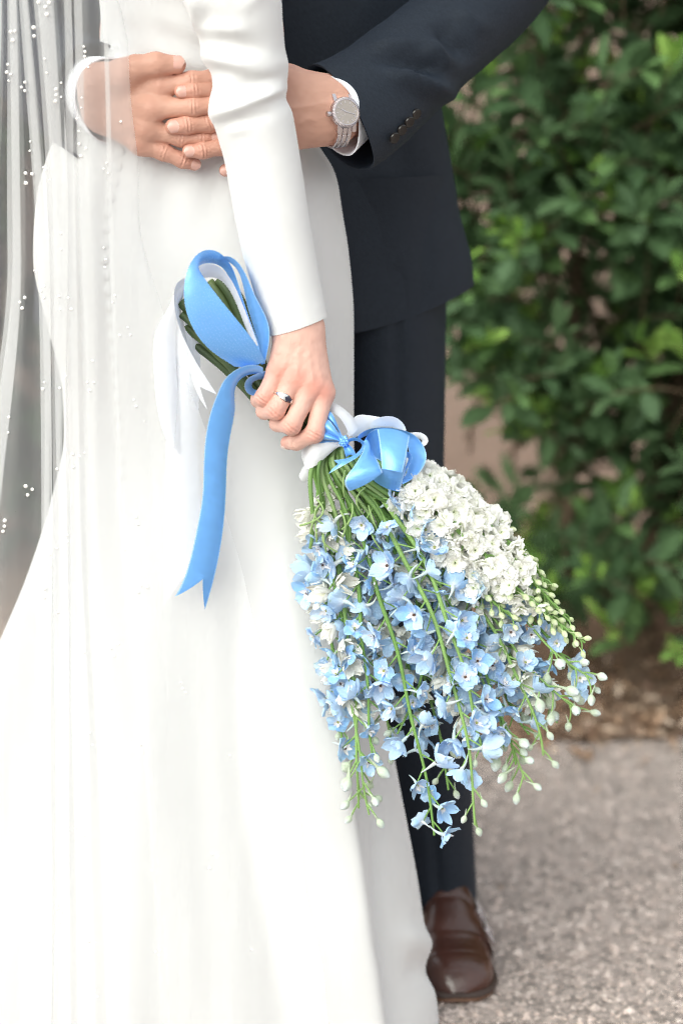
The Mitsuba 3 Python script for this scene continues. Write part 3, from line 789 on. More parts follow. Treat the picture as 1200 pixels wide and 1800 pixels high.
def shoe(toe, heel_dir, key, mirror, nm):
    L = .305
    f = -heel_dir / np.linalg.norm(heel_dir); s = np.cross(f, [0, 0, 1.0]) * -1     # f towards the toe, s to the picture's right when the toe points at us
    if mirror: s = -s
    O = toe - f * L
    M = lambda u, a, z: O + f * (u * L)[..., None] + s * a[..., None] + A([0, 0, 1.0]) * z[..., None]
    def outline(grow, n=60):
        u = (1 - np.cos(np.linspace(0, np.pi, n))) / 2
        g = grow
        uu = np.r_[u, u[::-1]]; aa = np.r_[foot_half(u, 1) + g, -foot_half(u[::-1], -1) - g]
        return (uu - .5) * (1 + 2 * g / L) + .5, aa
    def slab(grow, z0, z1, key, b, u0=0.0, u1=1.0, rnd=.0015):
        u, a = outline(grow)
        a = np.where((u >= u0) & (u <= u1), a, a); u = np.clip(u, u0, u1)
        rings = []
        for z, k in ((z0, .3), (z0, 0), (z1 - rnd, 0), (z1, rnd / .04), (z1, 1.0)):
            rings.append(M(.5 + (u - .5) * (1 - k * .98), a * (1 - k * .98), np.full(u.shape, z)))
        put(key, grid(np.stack(rings), cv=True), b, smooth=40)
    slab(.0005, .0008, .020, key + '__heel', 'shoe_sole', 0.0, .27)
    slab(.0015, .016 - .0155, .0105, key + '__sole', 'shoe_sole', .36, 1.0) if False else slab(.0028, .0055, .0108, key + '__sole', 'shoe_sole')
    slab(.0044, .0105, .0170, key + '__welt', 'shoe_welt')
    # upper: arches over the foot
    U = (1 - np.cos(np.linspace(0, np.pi, 90))) / 2
    top = PchipInterpolator([0, .05, .2, .38, .5, .6, .7, .8, .88, .94, .98, 1], [.050, .085, .098, .104, .090, .074, .062, .055, .050, .043, .030, .018])(U)
    th = np.linspace(0, np.pi, 41)
    hw1, hw2 = foot_half(U, 1), foot_half(U, -1)
    c = np.cos(th); sn = np.sin(th)
    flare = np.sign(c) * np.abs(c) ** .62
    aa = np.where(c[None] >= 0, hw1[:, None], hw2[:, None]) * flare[None]
    zz = .0165 + (top[:, None] - .0165) * np.abs(sn[None]) ** .78
    P = M(np.repeat(U[:, None], 41, 1), aa, zz)
    d = np.zeros_like(zz)
    d += .0018 / (1 + np.exp((U[:, None] - .735) / .004))                   # strap quarter laps over the vamp
    d += .0014 / (1 + np.exp(-(U[:, None] - .845) / .003)) * 0
    d -= .0013 * np.exp(-((U[:, None] - .845) / .0035) ** 2)                # toe cap seam
    d += .0004 * np.sin((U[:, None] - .6) * 90) * np.exp(-((U[:, None] - .765) / .035) ** 2) * sn[None]
    nrm = np.asarray(grid(P).vertex_normals).reshape(P.shape)
    if (nrm[45, 20] @ A([0, 0, 1])) < 0: nrm = -nrm
    P = P + nrm * d[..., None]
    put(key + '__upper', grid(P), 'shoe_leather')
    # two straps with buckles on the outer side
    for uc, wd, lift in ((.600, .058, .0050), (.475, .034, .0056)):
        um = np.linspace(uc - wd / 2 / L * 1.0, uc + wd / 2 / L, 7)
        tt = np.linspace(.10, math.pi * .80, 40)
        tp = PchipInterpolator(U, top)(um) + lift
        sk = -.040 * (1 - np.sin(tt)) - .012 * np.cos(tt)                                        # the strap runs a little aslant
        uu = um[:, None] - sk[None]
        a1 = foot_half(np.clip(uu, 0, 1), 1) + lift
        a2 = foot_half(np.clip(uu, 0, 1), -1) + lift
        tpu = PchipInterpolator(U, top)(uu) + lift
        aa = np.where(np.cos(tt)[None] >= 0, a1, a2) * np.sign(np.cos(tt)) * np.abs(np.cos(tt)) ** .62
        zz = .0165 + (tpu - .0165) * np.sin(tt)[None] ** .78
        edge = np.array([-.003, -.0006, 0, 0, 0, -.0006, -.003])[:, None]
        P = M(uu, aa, zz + edge)
        st = put(key + '__strap', grid(P), 'shoe_leather')
        bk = []
        cpt = P[3, 7]; nn = s * .85 + A([0, 0, .5]); nn /= np.linalg.norm(nn)
        e1 = f - nn * (f @ nn); e1 /= np.linalg.norm(e1); e2 = np.cross(nn, e1)
        sq = lambda x, y: cpt + nn * .004 + e1 * x + e2 * y
        w_, h_ = .0185, .0125
        loop = np.array([sq(-w_, -h_), sq(w_, -h_), sq(w_, h_), sq(-w_, h_), sq(-w_, -h_)])
        for q in range(4): bk.append(tube(np.linspace(loop[q], loop[q + 1], 4), .0019, 8))
        bk.append(tube(np.linspace(sq(0, -h_), sq(0, h_), 3), .0014, 6)); bk.append(tube(np.linspace(sq(0, 0), sq(w_, 0), 3) + nn * .001, .0012, 6))
        put(st + '__buckle', cat(bk), 'steel')
    put(key + '__ankle', tube(np.array([O + f * .10 + A([0, 0, .075]), O + f * .09 + A([0, 0, .16])]), [.034, .036], 20), 'suit_lining')


def on_ground(px, py):
    r = FWD + RIGHT * ((px - 600) / FPX) + UP * ((900 - py) / FPX)
    return CAM + r * (-CAM[2] / r[2])


sh = groom + '__shoe'
shoe(on_ground(806, 1769), A([-.05, 1.0, 0]), sh, False, 0)
shoe(on_ground(806, 1769) + A([-.37, .03, 0]), A([.10, 1.0, 0]), groom + '__shoe_001', True, 0)
labels[sh] = {'label': 'dark brown leather shoe with two buckled straps'}

# ------------------------------------------------------------------ the woman
bride = thing('person', 'person in a long white gown with pearl-dotted veil, holding the blue and white bouquet', 'person')
bb = bride + '__body'
SKIN_W, RED_W = (0.64, 0.385, 0.315), (0.60, 0.215, 0.16)
hold = dict(
    palm=[(G(500, 510, 2.580), G(512, 578, 2.572), .0190, .0180), (G(516, 510, 2.582), G(536, 574, 2.574), .0190, .0175),
          (G(512, 578, 2.570), G(488, 651, 2.558), .0175, .0112), (G(520, 578, 2.568), G(518, 666, 2.553), .0175, .0118),
          (G(530, 578, 2.568), G(546, 679, 2.553), .0175, .0120), (G(538, 576, 2.570), G(568, 690, 2.558), .0165, .0118),
          (G(532, 580, 2.578), G(560, 690, 2.578), .015, .013)],
    fingers=[
        dict(j=np.array([G(488, 651, 2.558), G(463, 699, 2.548), G(454, 703, 2.566), G(462, 694, 2.584)]), r=[.0104, .0088, .0078, .0070], n=CAMDIR + (-.6, 0, -.5)),
        dict(j=np.array([G(518, 666, 2.553), G(484, 722, 2.540), G(464, 723, 2.559), G(468, 712, 2.582)]), r=[.0108, .0091, .0080, .0072], n=CAMDIR + (-.5, 0, -.6)),
        dict(j=np.array([G(546, 679, 2.553), G(512, 748, 2.538), G(488, 744, 2.558), G(490, 730, 2.582)]), r=[.0112, .0096, .0084, .0074], n=CAMDIR + (-.4, 0, -.7)),
        dict(j=np.array([G(568, 690, 2.558), G(553, 762, 2.540), G(521, 777, 2.552), G(505, 778, 2.566)]), r=[.0112, .0094, .0084, .0074], n=CAMDIR + (-.2, 0, -.7)),
        dict(j=np.array([G(556, 640, 2.592), G(566, 690, 2.604), G(556, 730, 2.612), G(540, 742, 2.612)]), r=[.0120, .0105, .0096, .0080], n=A([.8, .4, -.2]))],
    veins=[(G(515, 585, 2.55), G(500, 640, 2.545), .003, .0007), (G(527, 585, 2.55), G(522, 655, 2.54), .0035, .0008), (G(538, 590, 2.55), G(550, 668, 2.54), .003, .0008),
           (G(525, 600, 2.55), G(540, 625, 2.545), .002, .0006), (G(548, 590, 2.555), G(566, 676, 2.545), .003, .0007)], kp=.012, kf=.0075)
pts = np.vstack([A([x[0], x[1]]) for x in hold['palm']] + [f['j'] for f in hold['fingers']])
hm_ = surface_nets(hand_sdf(hold), pts.min(0) - 0.028, pts.max(0) + 0.028, 0.00105)
spots = [(f['j'][0] + (0, -.009, .002), .011, .75) for f in hold['fingers'][:4]] + [(f['j'][1] + (0, -.006, 0), .009, .6) for f in hold['fingers']] + [(f['j'][3], .009, .6) for f in hold['fingers']]
hcol = skin_color(np.asarray(hm_.vertices), SKIN_W, RED_W, spots, 0.05, 3)
bm = body_mesh([(A([-.24, 2.79, 1.40]), A([-.11, 2.79, 1.40]), .05, .05), (A([-.20, 2.80, 1.20]), A([-.14, 2.80, 1.20]), .075, .075), (A([-.21, 2.82, 0.98]), A([-.11, 2.82, 0.98]), .08, .08),
                (A([-.175, 2.79, 1.44]), A([-.17, 2.80, 1.54]), .046, .046), (A([-.17, 2.82, 1.63]), A([-.17, 2.80, 1.65]), .075, .085), (A([-.17, 2.87, 1.58]), A([-.17, 2.85, 1.61]), .04, .05),
                (A([-.17, 2.905, 1.605]), A([-.17, 2.895, 1.625]), .012, .009),
                (A([-.12, 2.77, 1.40]), W(318, -300, 2.69), .036, .034), (W(318, -300, 2.69), W(382, -120, 2.615), .034, .03), (W(382, -120, 2.615), W(418, 60, 2.592), .030, .028), (W(418, 60, 2.592), W(512, 520, 2.580), .028, .019),
                (A([-.23, 2.79, 1.41]), A([-.30, 2.93, 1.44]), .033, .03), (A([-.09, 2.82, .9]), A([-.10, 2.80, .1]), .07, .035), (A([-.17, 2.82, .9]), A([-.17, 2.78, .1]), .07, .035)], k=0.02)
put(bb, cat([hm_, bm]), 'skin', color=np.vstack([hcol, np.ones((len(bm.vertices), 3)) * A(SKIN_W)]))
F = hold['fingers'][3]
nail(bb, F['j'][2], F['j'][3], .0074, A([-.30, .1, -1.0]), .0115, base=(0.80, 0.66, 0.60), tip=.003)
hc = surface_nets(lambda P: capsule(P, A([-.17, 2.775, 1.62]), A([-.17, 2.785, 1.66]), .09, .093), A([-.29, 2.66, 1.5]), A([-.05, 2.90, 1.78]), 0.008)
put(bride + '__hair', hc, 'hair')

# ring
t = hold['fingers'][1]['j'][1] - hold['fingers'][1]['j'][0]; fl_ = np.linalg.norm(t); t /= fl_
c = hold['fingers'][1]['j'][0] + t * fl_ * .60
n_ = A([.15, -1, .05]); n_ = n_ - t * (n_ @ t); n_ /= np.linalg.norm(n_); s_ = np.cross(n_, t)
g = np.linspace(0, 2 * np.pi, 73)[:-1]
rr = .0106
prof = [(-1, 0), (-.8, .0011), (0, .0014), (.8, .0011), (1, 0), (0, -.0006)]
wd = .0013 + .0024 * np.clip(np.cos(g), 0, 1) ** 3
bandP = np.stack([c + (t[None] * (wd * a)[:, None] * 1.1) + ((rr + h) * np.cos(g))[:, None] * n_ + ((rr + h) * np.sin(g))[:, None] * s_ for a, h in prof], 1)
rg = put(bride + '__ring', grid(bandP, cu=True, cv=True), 'silver', label='silver ring with a dark blue kite-cut stone')
def gem(cx, cy, r, h, n, stretch=(1, 1)):
    a = np.arange(n) * 2 * np.pi / n + math.pi / n
    m = trimesh.convex.convex_hull(np.vstack([np.stack([np.cos(a) * r * stretch[0], np.sin(a) * r * stretch[1], 0 * a], 1), np.stack([np.cos(a) * r * .6 * stretch[0], np.sin(a) * r * .6 * stretch[1], 0 * a + h], 1), [[0, 0, -h]]]))
    ang = cx / rr
    N = math.cos(ang) * n_ + math.sin(ang) * s_; S = np.cross(N, t)
    m.apply_transform(xf(np.stack([S, t, N], 1), c + N * (rr + .0013) + t * cy)); return m
put(rg + '__stone', gem(.0034, 0, .0042, .0018, 5, (1.2, .95)), 'sapphire', smooth=False)
put(rg + '__small_stones', cat([gem(x, y, .0008, .0005, 8) for x, y in [(-.0016 - .0016 * k, e * (.0014 - .00014 * k)) for k in range(4) for e in (-1, 0, 1)] + [(.0077, -.0008), (.0077, .0008)]]), 'diamond', smooth=False)

# gown
rows = [(-330, 190, 470, 2.79, .095), (-200, 160, 480, 2.795, .105), (-60, 168, 470, 2.795, .11), (40, 178, 466, 2.795, .112), (100, 172, 474, 2.795, .115), (170, 140, 510, 2.80, .122), (250, 96, 560, 2.80, .132), (340, 66, 596, 2.80, .140),
        (450, 60, 614, 2.80, .145), (560, 84, 622, 2.80, .145), (690, 112, 622, 2.80, .145), (760, 114, 622, 2.80, .148), (860, 96, 626, 2.795, .155), (940, 75, 632, 2.79, .162), (1020, 48, 642, 2.785, .170),
        (1140, -5, 662, 2.78, .18), (1350, -75, 697, 2.775, .20), (1560, -130, 736, 2.77, .215), (1680, -160, 752, 2.768, .222), (1750, -175, 765, 2.765, .226), (1812, -190, 769, 2.763, .228)]
ys, P = body_loft(rows, 8, 260, 0.92)


def gown_fold(px, py, P):
    k1 = np.clip((py - 640) / 760, 0, 1) ** 1.2
    l1 = np.interp(py, [700, 1100, 1347, 1750, 1850], [402, 416, 436, 514, 540])
    l2 = np.interp(py, [700, 1200, 1373, 1620, 1850], [560, 572, 588, 624, 660])
    s = (px - l1) / np.maximum(l2 - l1, 1)
    ridge = np.interp(s, [-2.2, -1.2, -.35, 0, .18, .55, .88, .985, 1.06, 1.3, 1.9], [0, .005, .030, .042, .024, -.030, -.044, -.048, -.010, .005, 0])
    d = ridge * k1
    d += k1 * (.010 * np.exp(-((px - np.interp(py, [900, 1800], [190, 120])) / 50) ** 2) - .010 * np.exp(-((px - np.interp(py, [900, 1800], [270, 230])) / 40) ** 2)
               + .007 * np.exp(-((px - np.interp(py, [900, 1800], [330, 370])) / 32) ** 2) - .006 * np.exp(-((px - np.interp(py, [1000, 1800], [60, -10])) / 35) ** 2))
    d += .008 * np.exp(-((px - np.interp(py, [1425, 1800], [663, 668])) / 14) ** 2) * np.clip((py - 1350) / 200, 0, 1)
    d += -.010 * seg_fold(px, py, (700, 1640), (775, 1672), 16) + .010 * seg_fold(px, py, (715, 1700), (780, 1712), 22)
    up = np.clip((430 - py) / 150, 0, 1) * np.clip((py - 215) / 60, 0, 1)
    d += up * .0035 * np.sin(px / 13 + .012 * py)
    bod = np.clip((215 - py) / 40, 0, 1)
    d += bod * (.006 * seg_fold(px, py, (225, 40), (420, 110), 14) - .006 * seg_fold(px, py, (240, 72), (420, 140), 12) + .005 * seg_fold(px, py, (250, -10), (400, 40), 16) - .004 * seg_fold(px, py, (200, 10), (300, 80), 10))
    d -= .0022 * gauss_line(px, py, [(-40, 255), (0, 265), (92, 297), (160, 315)], 2.5)
    d -= .0016 * gauss_line(px, py, [(266, 210), (372, 187), (450, 183), (528, 190), (680, 205), (900, 222), (1250, 205)], 3.5)
    d += .004 * fn_(P * (1, 1, .35), 9, 3, 2) * (0.4 + k1)
    return d


from scipy.ndimage import gaussian_filter
def smooth_ring(P, s): return np.stack([gaussian_filter(P[..., k], s, mode=('nearest', 'wrap')) for k in range(3)], -1)
P = smooth_ring(displace(P, gown_fold), 1.3)
GOWN = P
flat = P[-1:].copy(); flat[..., 2] = np.maximum(flat[..., 2] - .02, .006)
gown = put(bride + '__gown', grid(P, cv=True), 'gown_crepe')


def gown_front(px, py):
    """Depth of the gown's near side at a pixel."""
    gx, gy = pix(GOWN)
    m = GOWN[..., 1] < GOWN[..., 1].mean(1, keepdims=True)
    d = np.where(m, (gx - px) ** 2 + (gy - py) ** 2, 1e9)
    i = np.unravel_index(d.argmin(), d.shape)
    return float(GOWN[i][1])


but = lathe([(.0056, -.001), (.0058, .0005), (.0048, .0016), (.003, .0022), (.0001, .0024)], 22)
for k in range(22):
    y = 266 + 27.2 * k
    x = float(np.interp(y, [266, 320, 372, 450, 528, 680, 840], [211, 201, 188, 184, 190, 205, 218]))
    m = but.copy(); m.apply_transform(xf(basis(A([-.25, -1, .05])), W(x, y, gown_front(x, y) + .0005)))
    put(gown + '__button', m, 'gown_crepe')

# gown sleeve over the right arm
rows = [(-330, 262, 372, 2.69, .055), (-220, 288, 410, 2.655, .058), (-120, 306, 455, 2.615, .06), (-40, 312, 485, 2.592, .060), (0, 320, 494, 2.588, .058), (45, 346, 498, 2.588, .053), (85, 351, 501, 2.588, .050), (110, 358, 508, 2.587, .049), (132, 369, 511, 2.586, .048),
        (150, 373, 505, 2.586, .046), (170, 368, 503, 2.586, .046), (195, 367, 514, 2.586, .046), (215, 374, 518, 2.586, .045), (245, 384, 523, 2.586, .043), (285, 395, 529, 2.585, .041), (330, 403, 536, 2.584, .040), (380, 412, 543, 2.582, .039), (460, 430, 557, 2.580, .036), (520, 450, 567, 2.578, .034), (574, 472, 575, 2.576, .032)]
ys, P = body_loft(rows, 4, 150)
def asl(px, py, P):
    d = .0045 * fn_(P, 16, 3, 12) * np.clip((420 - py) / 200, .15, 1)
    d += -.010 * seg_fold(px, py, (372, 205), (512, 148), 9) - .006 * seg_fold(px, py, (365, 200), (440, 186), 12) + .009 * seg_fold(px, py, (372, 172), (520, 128), 15)
    d += .007 * seg_fold(px, py, (360, 120), (470, 150), 13) - .007 * seg_fold(px, py, (350, 96), (452, 118), 12) + .007 * seg_fold(px, py, (352, 70), (470, 88), 15) - .006 * seg_fold(px, py, (345, 48), (440, 52), 12)
    d += -.010 * seg_fold(px, py, (352, 60), (338, -30), 9) + .006 * seg_fold(px, py, (375, 60), (360, -40), 14) - .004 * seg_fold(px, py, (395, 232), (440, 222), 8) + .004 * seg_fold(px, py, (380, 225), (500, 190), 10)
    d += -.0035 * seg_fold(px, py, (420, 20), (490, -40), 12)
    d -= .0011 * np.exp(-((py - 545) / 2.2) ** 2)
    return d * .75
P = smooth_ring(displace(P, asl), (1.0, 1.0))
low = np.clip((np.arange(len(ys)) - len(ys) + 20) / 19, 0, 1)[:, None]
sd = (pix(P)[0] - 520) / 55
P[..., 2] += low * (.011 * sd)
ins = P[-14:][::-1].copy(); c_ = ins.mean(1, keepdims=True); ins = ins - (ins - c_) * .05
put(gown + '__sleeve', cat([grid(P, cv=True), grid(np.concatenate([P[-1:], ins]), cv=True)]), 'gown_crepe')

L_ARM = [A([-.225, 2.785, 1.40]), A([-.26, 2.85, 1.42]), A([-.30, 2.93, 1.45])]
put(gown + '__sleeve', tube(spl(L_ARM, 16), .045, 24), 'gown_crepe')

# ------------------------------------------------------------------ the bouquet
bq = thing('bouquet', 'bouquet of pale blue and white delphiniums hanging heads down, tied with blue satin ribbon', 'bouquet')
br = np.random.default_rng(33)


def petal(L, Wd, cup, ruf, r, tipw=0.7, n=8, m=7, notch=0.0):
    s = np.linspace(0, 1, n)[:, None]; u = np.linspace(-1, 1, m)[None]
    half = Wd / 2 * (np.sin(np.pi * (0.06 + 0.90 * s) ** (1.15)) ** tipw)
    ph = r.uniform(0, 6.28, 3)
    x = u * half
    y = L * s * (1 - .10 * u ** 2 * s) - notch * L * np.exp(-(u / .25) ** 2) * s ** 6
    z = L * (cup * s ** 1.6 + 0 * u) + .26 * half * u ** 2 * 1.5 + ruf * L * (np.sin(3.1 * u + ph[0]) * .5 + np.sin(6 * u + ph[1]) * .4) * s ** 1.5 + ruf * L * .5 * np.sin(4 * s + ph[2])
    return np.stack([x, y, z + 0 * x], -1), s + 0 * u, u + 0 * s


def floret(seed, base, edge, throat, size=.0155, layers=((5, 1.0, .30, .07),), bee=True, spur=True, tipspot=(.22, .36, .22)):
    r = np.random.default_rng(seed)
    ms, cs = [], []
    base, edge, throat = map(np.array, (base, edge, throat))
    for li, (cnt, sc, cup, ruf) in enumerate(layers):
        a0 = r.uniform(0, 6.28)
        for k in range(cnt):
            L = size * sc * r.uniform(.88, 1.12)
            P, s, u = petal(L, L * r.uniform(.86, 1.08), cup + r.normal() * .14, ruf, r, notch=.06 * r.random())
            P[..., 1] += size * .10; P[..., 2] += li * .0012
            tilt = r.normal() * .14
            P[..., 2] += P[..., 0] * tilt
            a = a0 + k * 2 * math.pi / cnt + r.normal() * .10
            R = np.array([[math.cos(a), -math.sin(a), 0], [math.sin(a), math.cos(a), 0], [0, 0, 1]])
            t = r.uniform(.0, 1.0)
            c = (base * (1 - t * .6) + edge * t * .6)[None, None] * (1 + .10 * r.normal(size=(1, 1, 1)))
            w = np.clip(1 - s * 2.6, 0, 1)[..., None]
            c = c * (1 - w) + throat * w
            e = np.clip((s - .55) / .45, 0, 1)[..., None] * .35
            c = c * (1 - e) + edge * e
            vein = (.06 * np.cos(u * 11))[..., None]
            c = c * (1 - np.abs(vein))
            if tipspot is not None and r.random() < .5:
                q = np.exp(-(((s - .88) / .07) ** 2 + (u / .16) ** 2))[..., None] * .8
                c = c * (1 - q) + np.array(tipspot) * q
            ms.append(grid(P @ R.T)); cs.append(c.reshape(-1, 3))
    if bee:
        for k in range(5):
            L = size * r.uniform(.30, .46)
            P, s, u = petal(L, L * .75, .9 + r.normal() * .3, .12, r, n=5, m=5)
            P[..., 2] += .0015
            a = k * 2 * math.pi / 5 + r.normal() * .4
            R = np.array([[math.cos(a), -math.sin(a), 0], [math.sin(a), math.cos(a), 0], [0, 0, 1]])
            c = np.ones((*s.shape, 3)) * np.array((.86, .84, .84)) * (1 - .25 * np.clip(s - .6, 0, 1)[..., None])
            ms.append(grid(P @ R.T)); cs.append(c.reshape(-1, 3))
        st = trimesh.creation.icosphere(1, size * .10); st.vertices = st.vertices * np.array((1, 1, 1.6)); st.vertices = st.vertices + np.array((0, 0, size * .16))
        ms.append(st); cs.append(np.ones((len(st.vertices), 3)) * np.array((.42, .44, .16) if r.random() < .7 else (.16, .10, .08)))
    if spur:
        q = spl([(0, 0, .001), (0, size * .18, -size * .5), (0, size * .10 + r.normal() * .001, -size * 1.25)], 7)
        t = tube(q, np.linspace(size * .17, size * .03, 7), 6, cap=False)
        ms.append(t); cs.append(np.ones((len(t.vertices), 3)) * (edge * .45 + np.array((.62, .66, .55)) * .55))
    return cat(ms), np.clip(np.vstack(cs), .01, .965)


def bud(seed, col, tip, size=.0075):
    r = np.random.default_rng(seed)
    ms, cs = [], []
    n, m = 10, 14
    s = np.linspace(0, 1, n)[:, None]; g = np.arange(m)[None] * 2 * np.pi / m
    rad = size * .52 * np.sin(np.pi * (.08 + .86 * s)) ** .8 * (1 + .10 * np.cos(5 * g + 2 * s))
    z = size * 1.5 * s
    P = np.stack([rad * np.cos(g), rad * np.sin(g), z + 0 * g], -1)
    c = np.array(col) * (1 - s[..., None] ** 2) + np.array(tip) * s[..., None] ** 2 + 0 * g[..., None]
    ms.append(grid(P, cv=True)); cs.append(np.broadcast_to(c, P.shape).reshape(-1, 3))
    q = spl([(0, 0, .001), (size * .25, 0, -size * .55), (size * .55, 0, -size * 1.25)], 6)
    t = tube(q, np.linspace(size * .2, size * .04, 6), 6, cap=False); ms.append(t); cs.append(np.ones((len(t.vertices), 3)) * np.array(col) * .9)
    return cat(ms), np.vstack(cs)


B1, B2, B3 = (.29, .54, .88), (.43, .66, .92), (.50, .67, .92)
LAV = (.76, .83, .95)
BLUE = [floret(100 + k, (B1, B2, B3)[k % 3], ((.64, .80, .95), LAV, (.55, .75, .94))[k % 3], (.74, .79, .90), size=.0136 + .0013 * (k % 4), layers=((5, 1.0, (.18, .55, .95, .35)[k % 4], .15), (2, .9, (.4, .7, 1.2, .6)[k % 4], .15))[:1 + (k % 3 > 0)]) for k in range(12)]
WHITE = [floret(200 + k, (.95, .945, .90), (.96, .955, .92), (.80, .85, .62), size=.0098 + .0010 * (k % 3), layers=((6, 1.0, .20, .16), (6, .72, .6, .18)), bee=False, spur=False, tipspot=None) for k in range(8)]
CREAM = [floret(300 + k, (.88, .87, .80), (.90, .89, .84), (.70, .72, .52), size=.0125, layers=((5, 1.0, 1.4, .22), (5, .8, 1.9, .25)), bee=False, spur=False, tipspot=(.4, .33, .2)) for k in range(4)]
BUDW = [bud(400 + k, (.56, .66, .36), (.80, .84, .66)) for k in range(3)]
BUDB = [bud(410 + k, (.58, .66, .50), (.70, .76, .80), .0085) for k in range(3)]
BUDG = [bud(420 + k, (.36, .52, .20), (.52, .62, .32), .0075) for k in range(2)]
mk = lambda bank, mt='petal': [mikit.ply(m, mt, smooth=True, color=c) for m, c in bank]
D = {n: mk(b, 'white_petal' if n[:2] in ('wh', 'cr') else 'petal') for n, b in dict(blue_flower=BLUE, white_flower=WHITE, cream_flower=CREAM, white_bud=BUDW, pale_bud=BUDB, green_bud=BUDG).items()}
centres = []


def bloom(kind, p, d, sc, roll=None):
    R = basis(d, (0.1, 0.3, 1), br.uniform(0, 6.28) if roll is None else roll)
    put(f'{bq}__{kind}', placed(D[kind][br.integers(0, len(D[kind]))], xf(R, p, sc)), None)


def stem(pts, r0, r1, spec, green=(.16, .30, .075), off=0):
    """pts: (px, py, Y) of one flower stem from the grip to its tip; spec: what grows along it."""
    C = spl([W(*p) for p in pts], 60)
    C += .0012 * np.stack([np.sin(np.arange(60) * .33 + off), 0 * np.arange(60), np.cos(np.arange(60) * .27 + off)], 1)
    rad = np.linspace(r0, r1, 60)
    ms = [tube(C, rad, 7)]
    t, Aa, Bb = frames(C)
    a = br.uniform(0, 6.28)
    s = spec['from']
    Ls = np.linalg.norm(np.diff(C, axis=0), axis=1).sum()
    while s < 1.0:
        i = min(int(s * 59), 58)
        a += 2.4 + br.normal() * .35
        f = (s - spec['from']) / (1 - spec['from'])
        rd = math.cos(a) * Aa[i] + math.sin(a) * Bb[i]
        if spec.get('clear') and rd[1] < -.2: rd = rd * A([1, .1, 1]); rd /= np.linalg.norm(rd)
        # florets behind the stem matter less; most of them lean towards the open air
        kind, sc, pl = spec['pick'](f)
        out = rd * .85 + t[i] * (.55 if f < .8 else .9) + A([0, -.20, 0]) + br.normal(size=3) * .12
        out /= np.linalg.norm(out)
        e = C[i] + out * pl + A([0, 0, -.004])
        if min([np.linalg.norm(e - q) for q in centres] or [1]) < spec.get('gap', .0):
            s += .2 * spec['step'] / Ls; continue
        centres.append(e)
        mid = C[i] + out * pl * .5 + t[i] * pl * .10 + A([0, 0, .0])
        ms.append(tube(spl([C[i], mid, e], 6), np.linspace(.0011, .0008, 6), 5, cap=False))
        fd = rd * .60 + out * .40 + A([0, -.40, .0]) * spec.get('face', 1) + br.normal(size=3) * .55
        if 'bud' in kind: fd = out + br.normal(size=3) * .2 + A([0, 0, -.3])
        bloom(kind, e, fd / np.linalg.norm(fd), sc * br.uniform(.9, 1.12))
        s += spec['step'] / Ls * br.uniform(.8, 1.2)
    m = cat(ms)
    c = np.ones((len(m.vertices), 3)) * A(green) * (1 + .3 * (meshkit.fbm(np.asarray(m.vertices) * 60, 2, off)[:, None] - .5))
    put(f'{bq}__stem', m, 'stem_skin', color=np.clip(c, .01, .9))


def blue_pick(end=.84):
    def f(x):
        if x > end: return ('pale_bud', .75 + .5 * (1 - x), .014)
        if x > end - .10 and br.random() < .4: return ('pale_bud', 1.1, .018)
        return ('blue_flower', 1.0 - .14 * x, .024 - .008 * x)
    return f


def white_pick(x):
    if x > .74: return ('white_bud', 1.15 - .45 * x, .009)
    return ('white_flower', 1.12 - .22 * x, .013 - .003 * x)


GA, GB = (.17, .32, .08), (.24, .40, .12)
blue = dict(step=.0152, gap=.0158)
# (base, bend, tip) with depth; front stems last
S = [
    [(560, 812, 2.575), (566, 1000, 2.585), (590, 1180, 2.58), (600, 1300, 2.57), .30],
    [(590, 806, 2.59), (640, 1000, 2.61), (670, 1180, 2.61), (690, 1330, 2.60), .28],
    [(610, 802, 2.59), (720, 980, 2.62), (800, 1150, 2.62), (850, 1290, 2.61), .25],
    [(622, 800, 2.59), (780, 960, 2.62), (880, 1110, 2.62), (940, 1230, 2.61), .30],
    [(600, 804, 2.59), (690, 1000, 2.61), (750, 1200, 2.61), (790, 1390, 2.59), .28],
    [(615, 802, 2.59), (790, 980, 2.60), (900, 1130, 2.60), (980, 1270, 2.59), .30],
    [(628, 800, 2.58), (830, 990, 2.59), (950, 1110, 2.58), (1030, 1200, 2.57), .42],
    [(570, 812, 2.57), (595, 1000, 2.565), (620, 1200, 2.55), (628, 1420, 2.54), .20],
    [(606, 804, 2.57), (740, 990, 2.565), (850, 1180, 2.55), (905, 1345, 2.54), .18],
    [(615, 802, 2.57), (770, 980, 2.565), (890, 1150, 2.555), (955, 1330, 2.545), .22],
    [(586, 808, 2.565), (650, 990, 2.545), (710, 1200, 2.53), (765, 1470, 2.515), .14],
    [(598, 806, 2.565), (700, 960, 2.54), (785, 1160, 2.52), (836, 1450, 2.51), .14],
    [(578, 810, 2.57), (620, 980, 2.555), (640, 1150, 2.545), (655, 1330, 2.54), .18],
    [(604, 806, 2.56), (750, 1000, 2.535), (820, 1200, 2.52), (850, 1330, 2.52), .20],
]
for k, (b, c1, c2, e, fr) in enumerate(S):
    stem([b, c1, c2, e], .0032 if k > 6 else .0028, .0013, dict(blue, clear=k > 6, **{'from': fr, 'pick': blue_pick(1.1 if k in (10, 3) else .93 if k in (7, 5, 6, 13) else .86)}), (GA, GB)[k % 2], k)
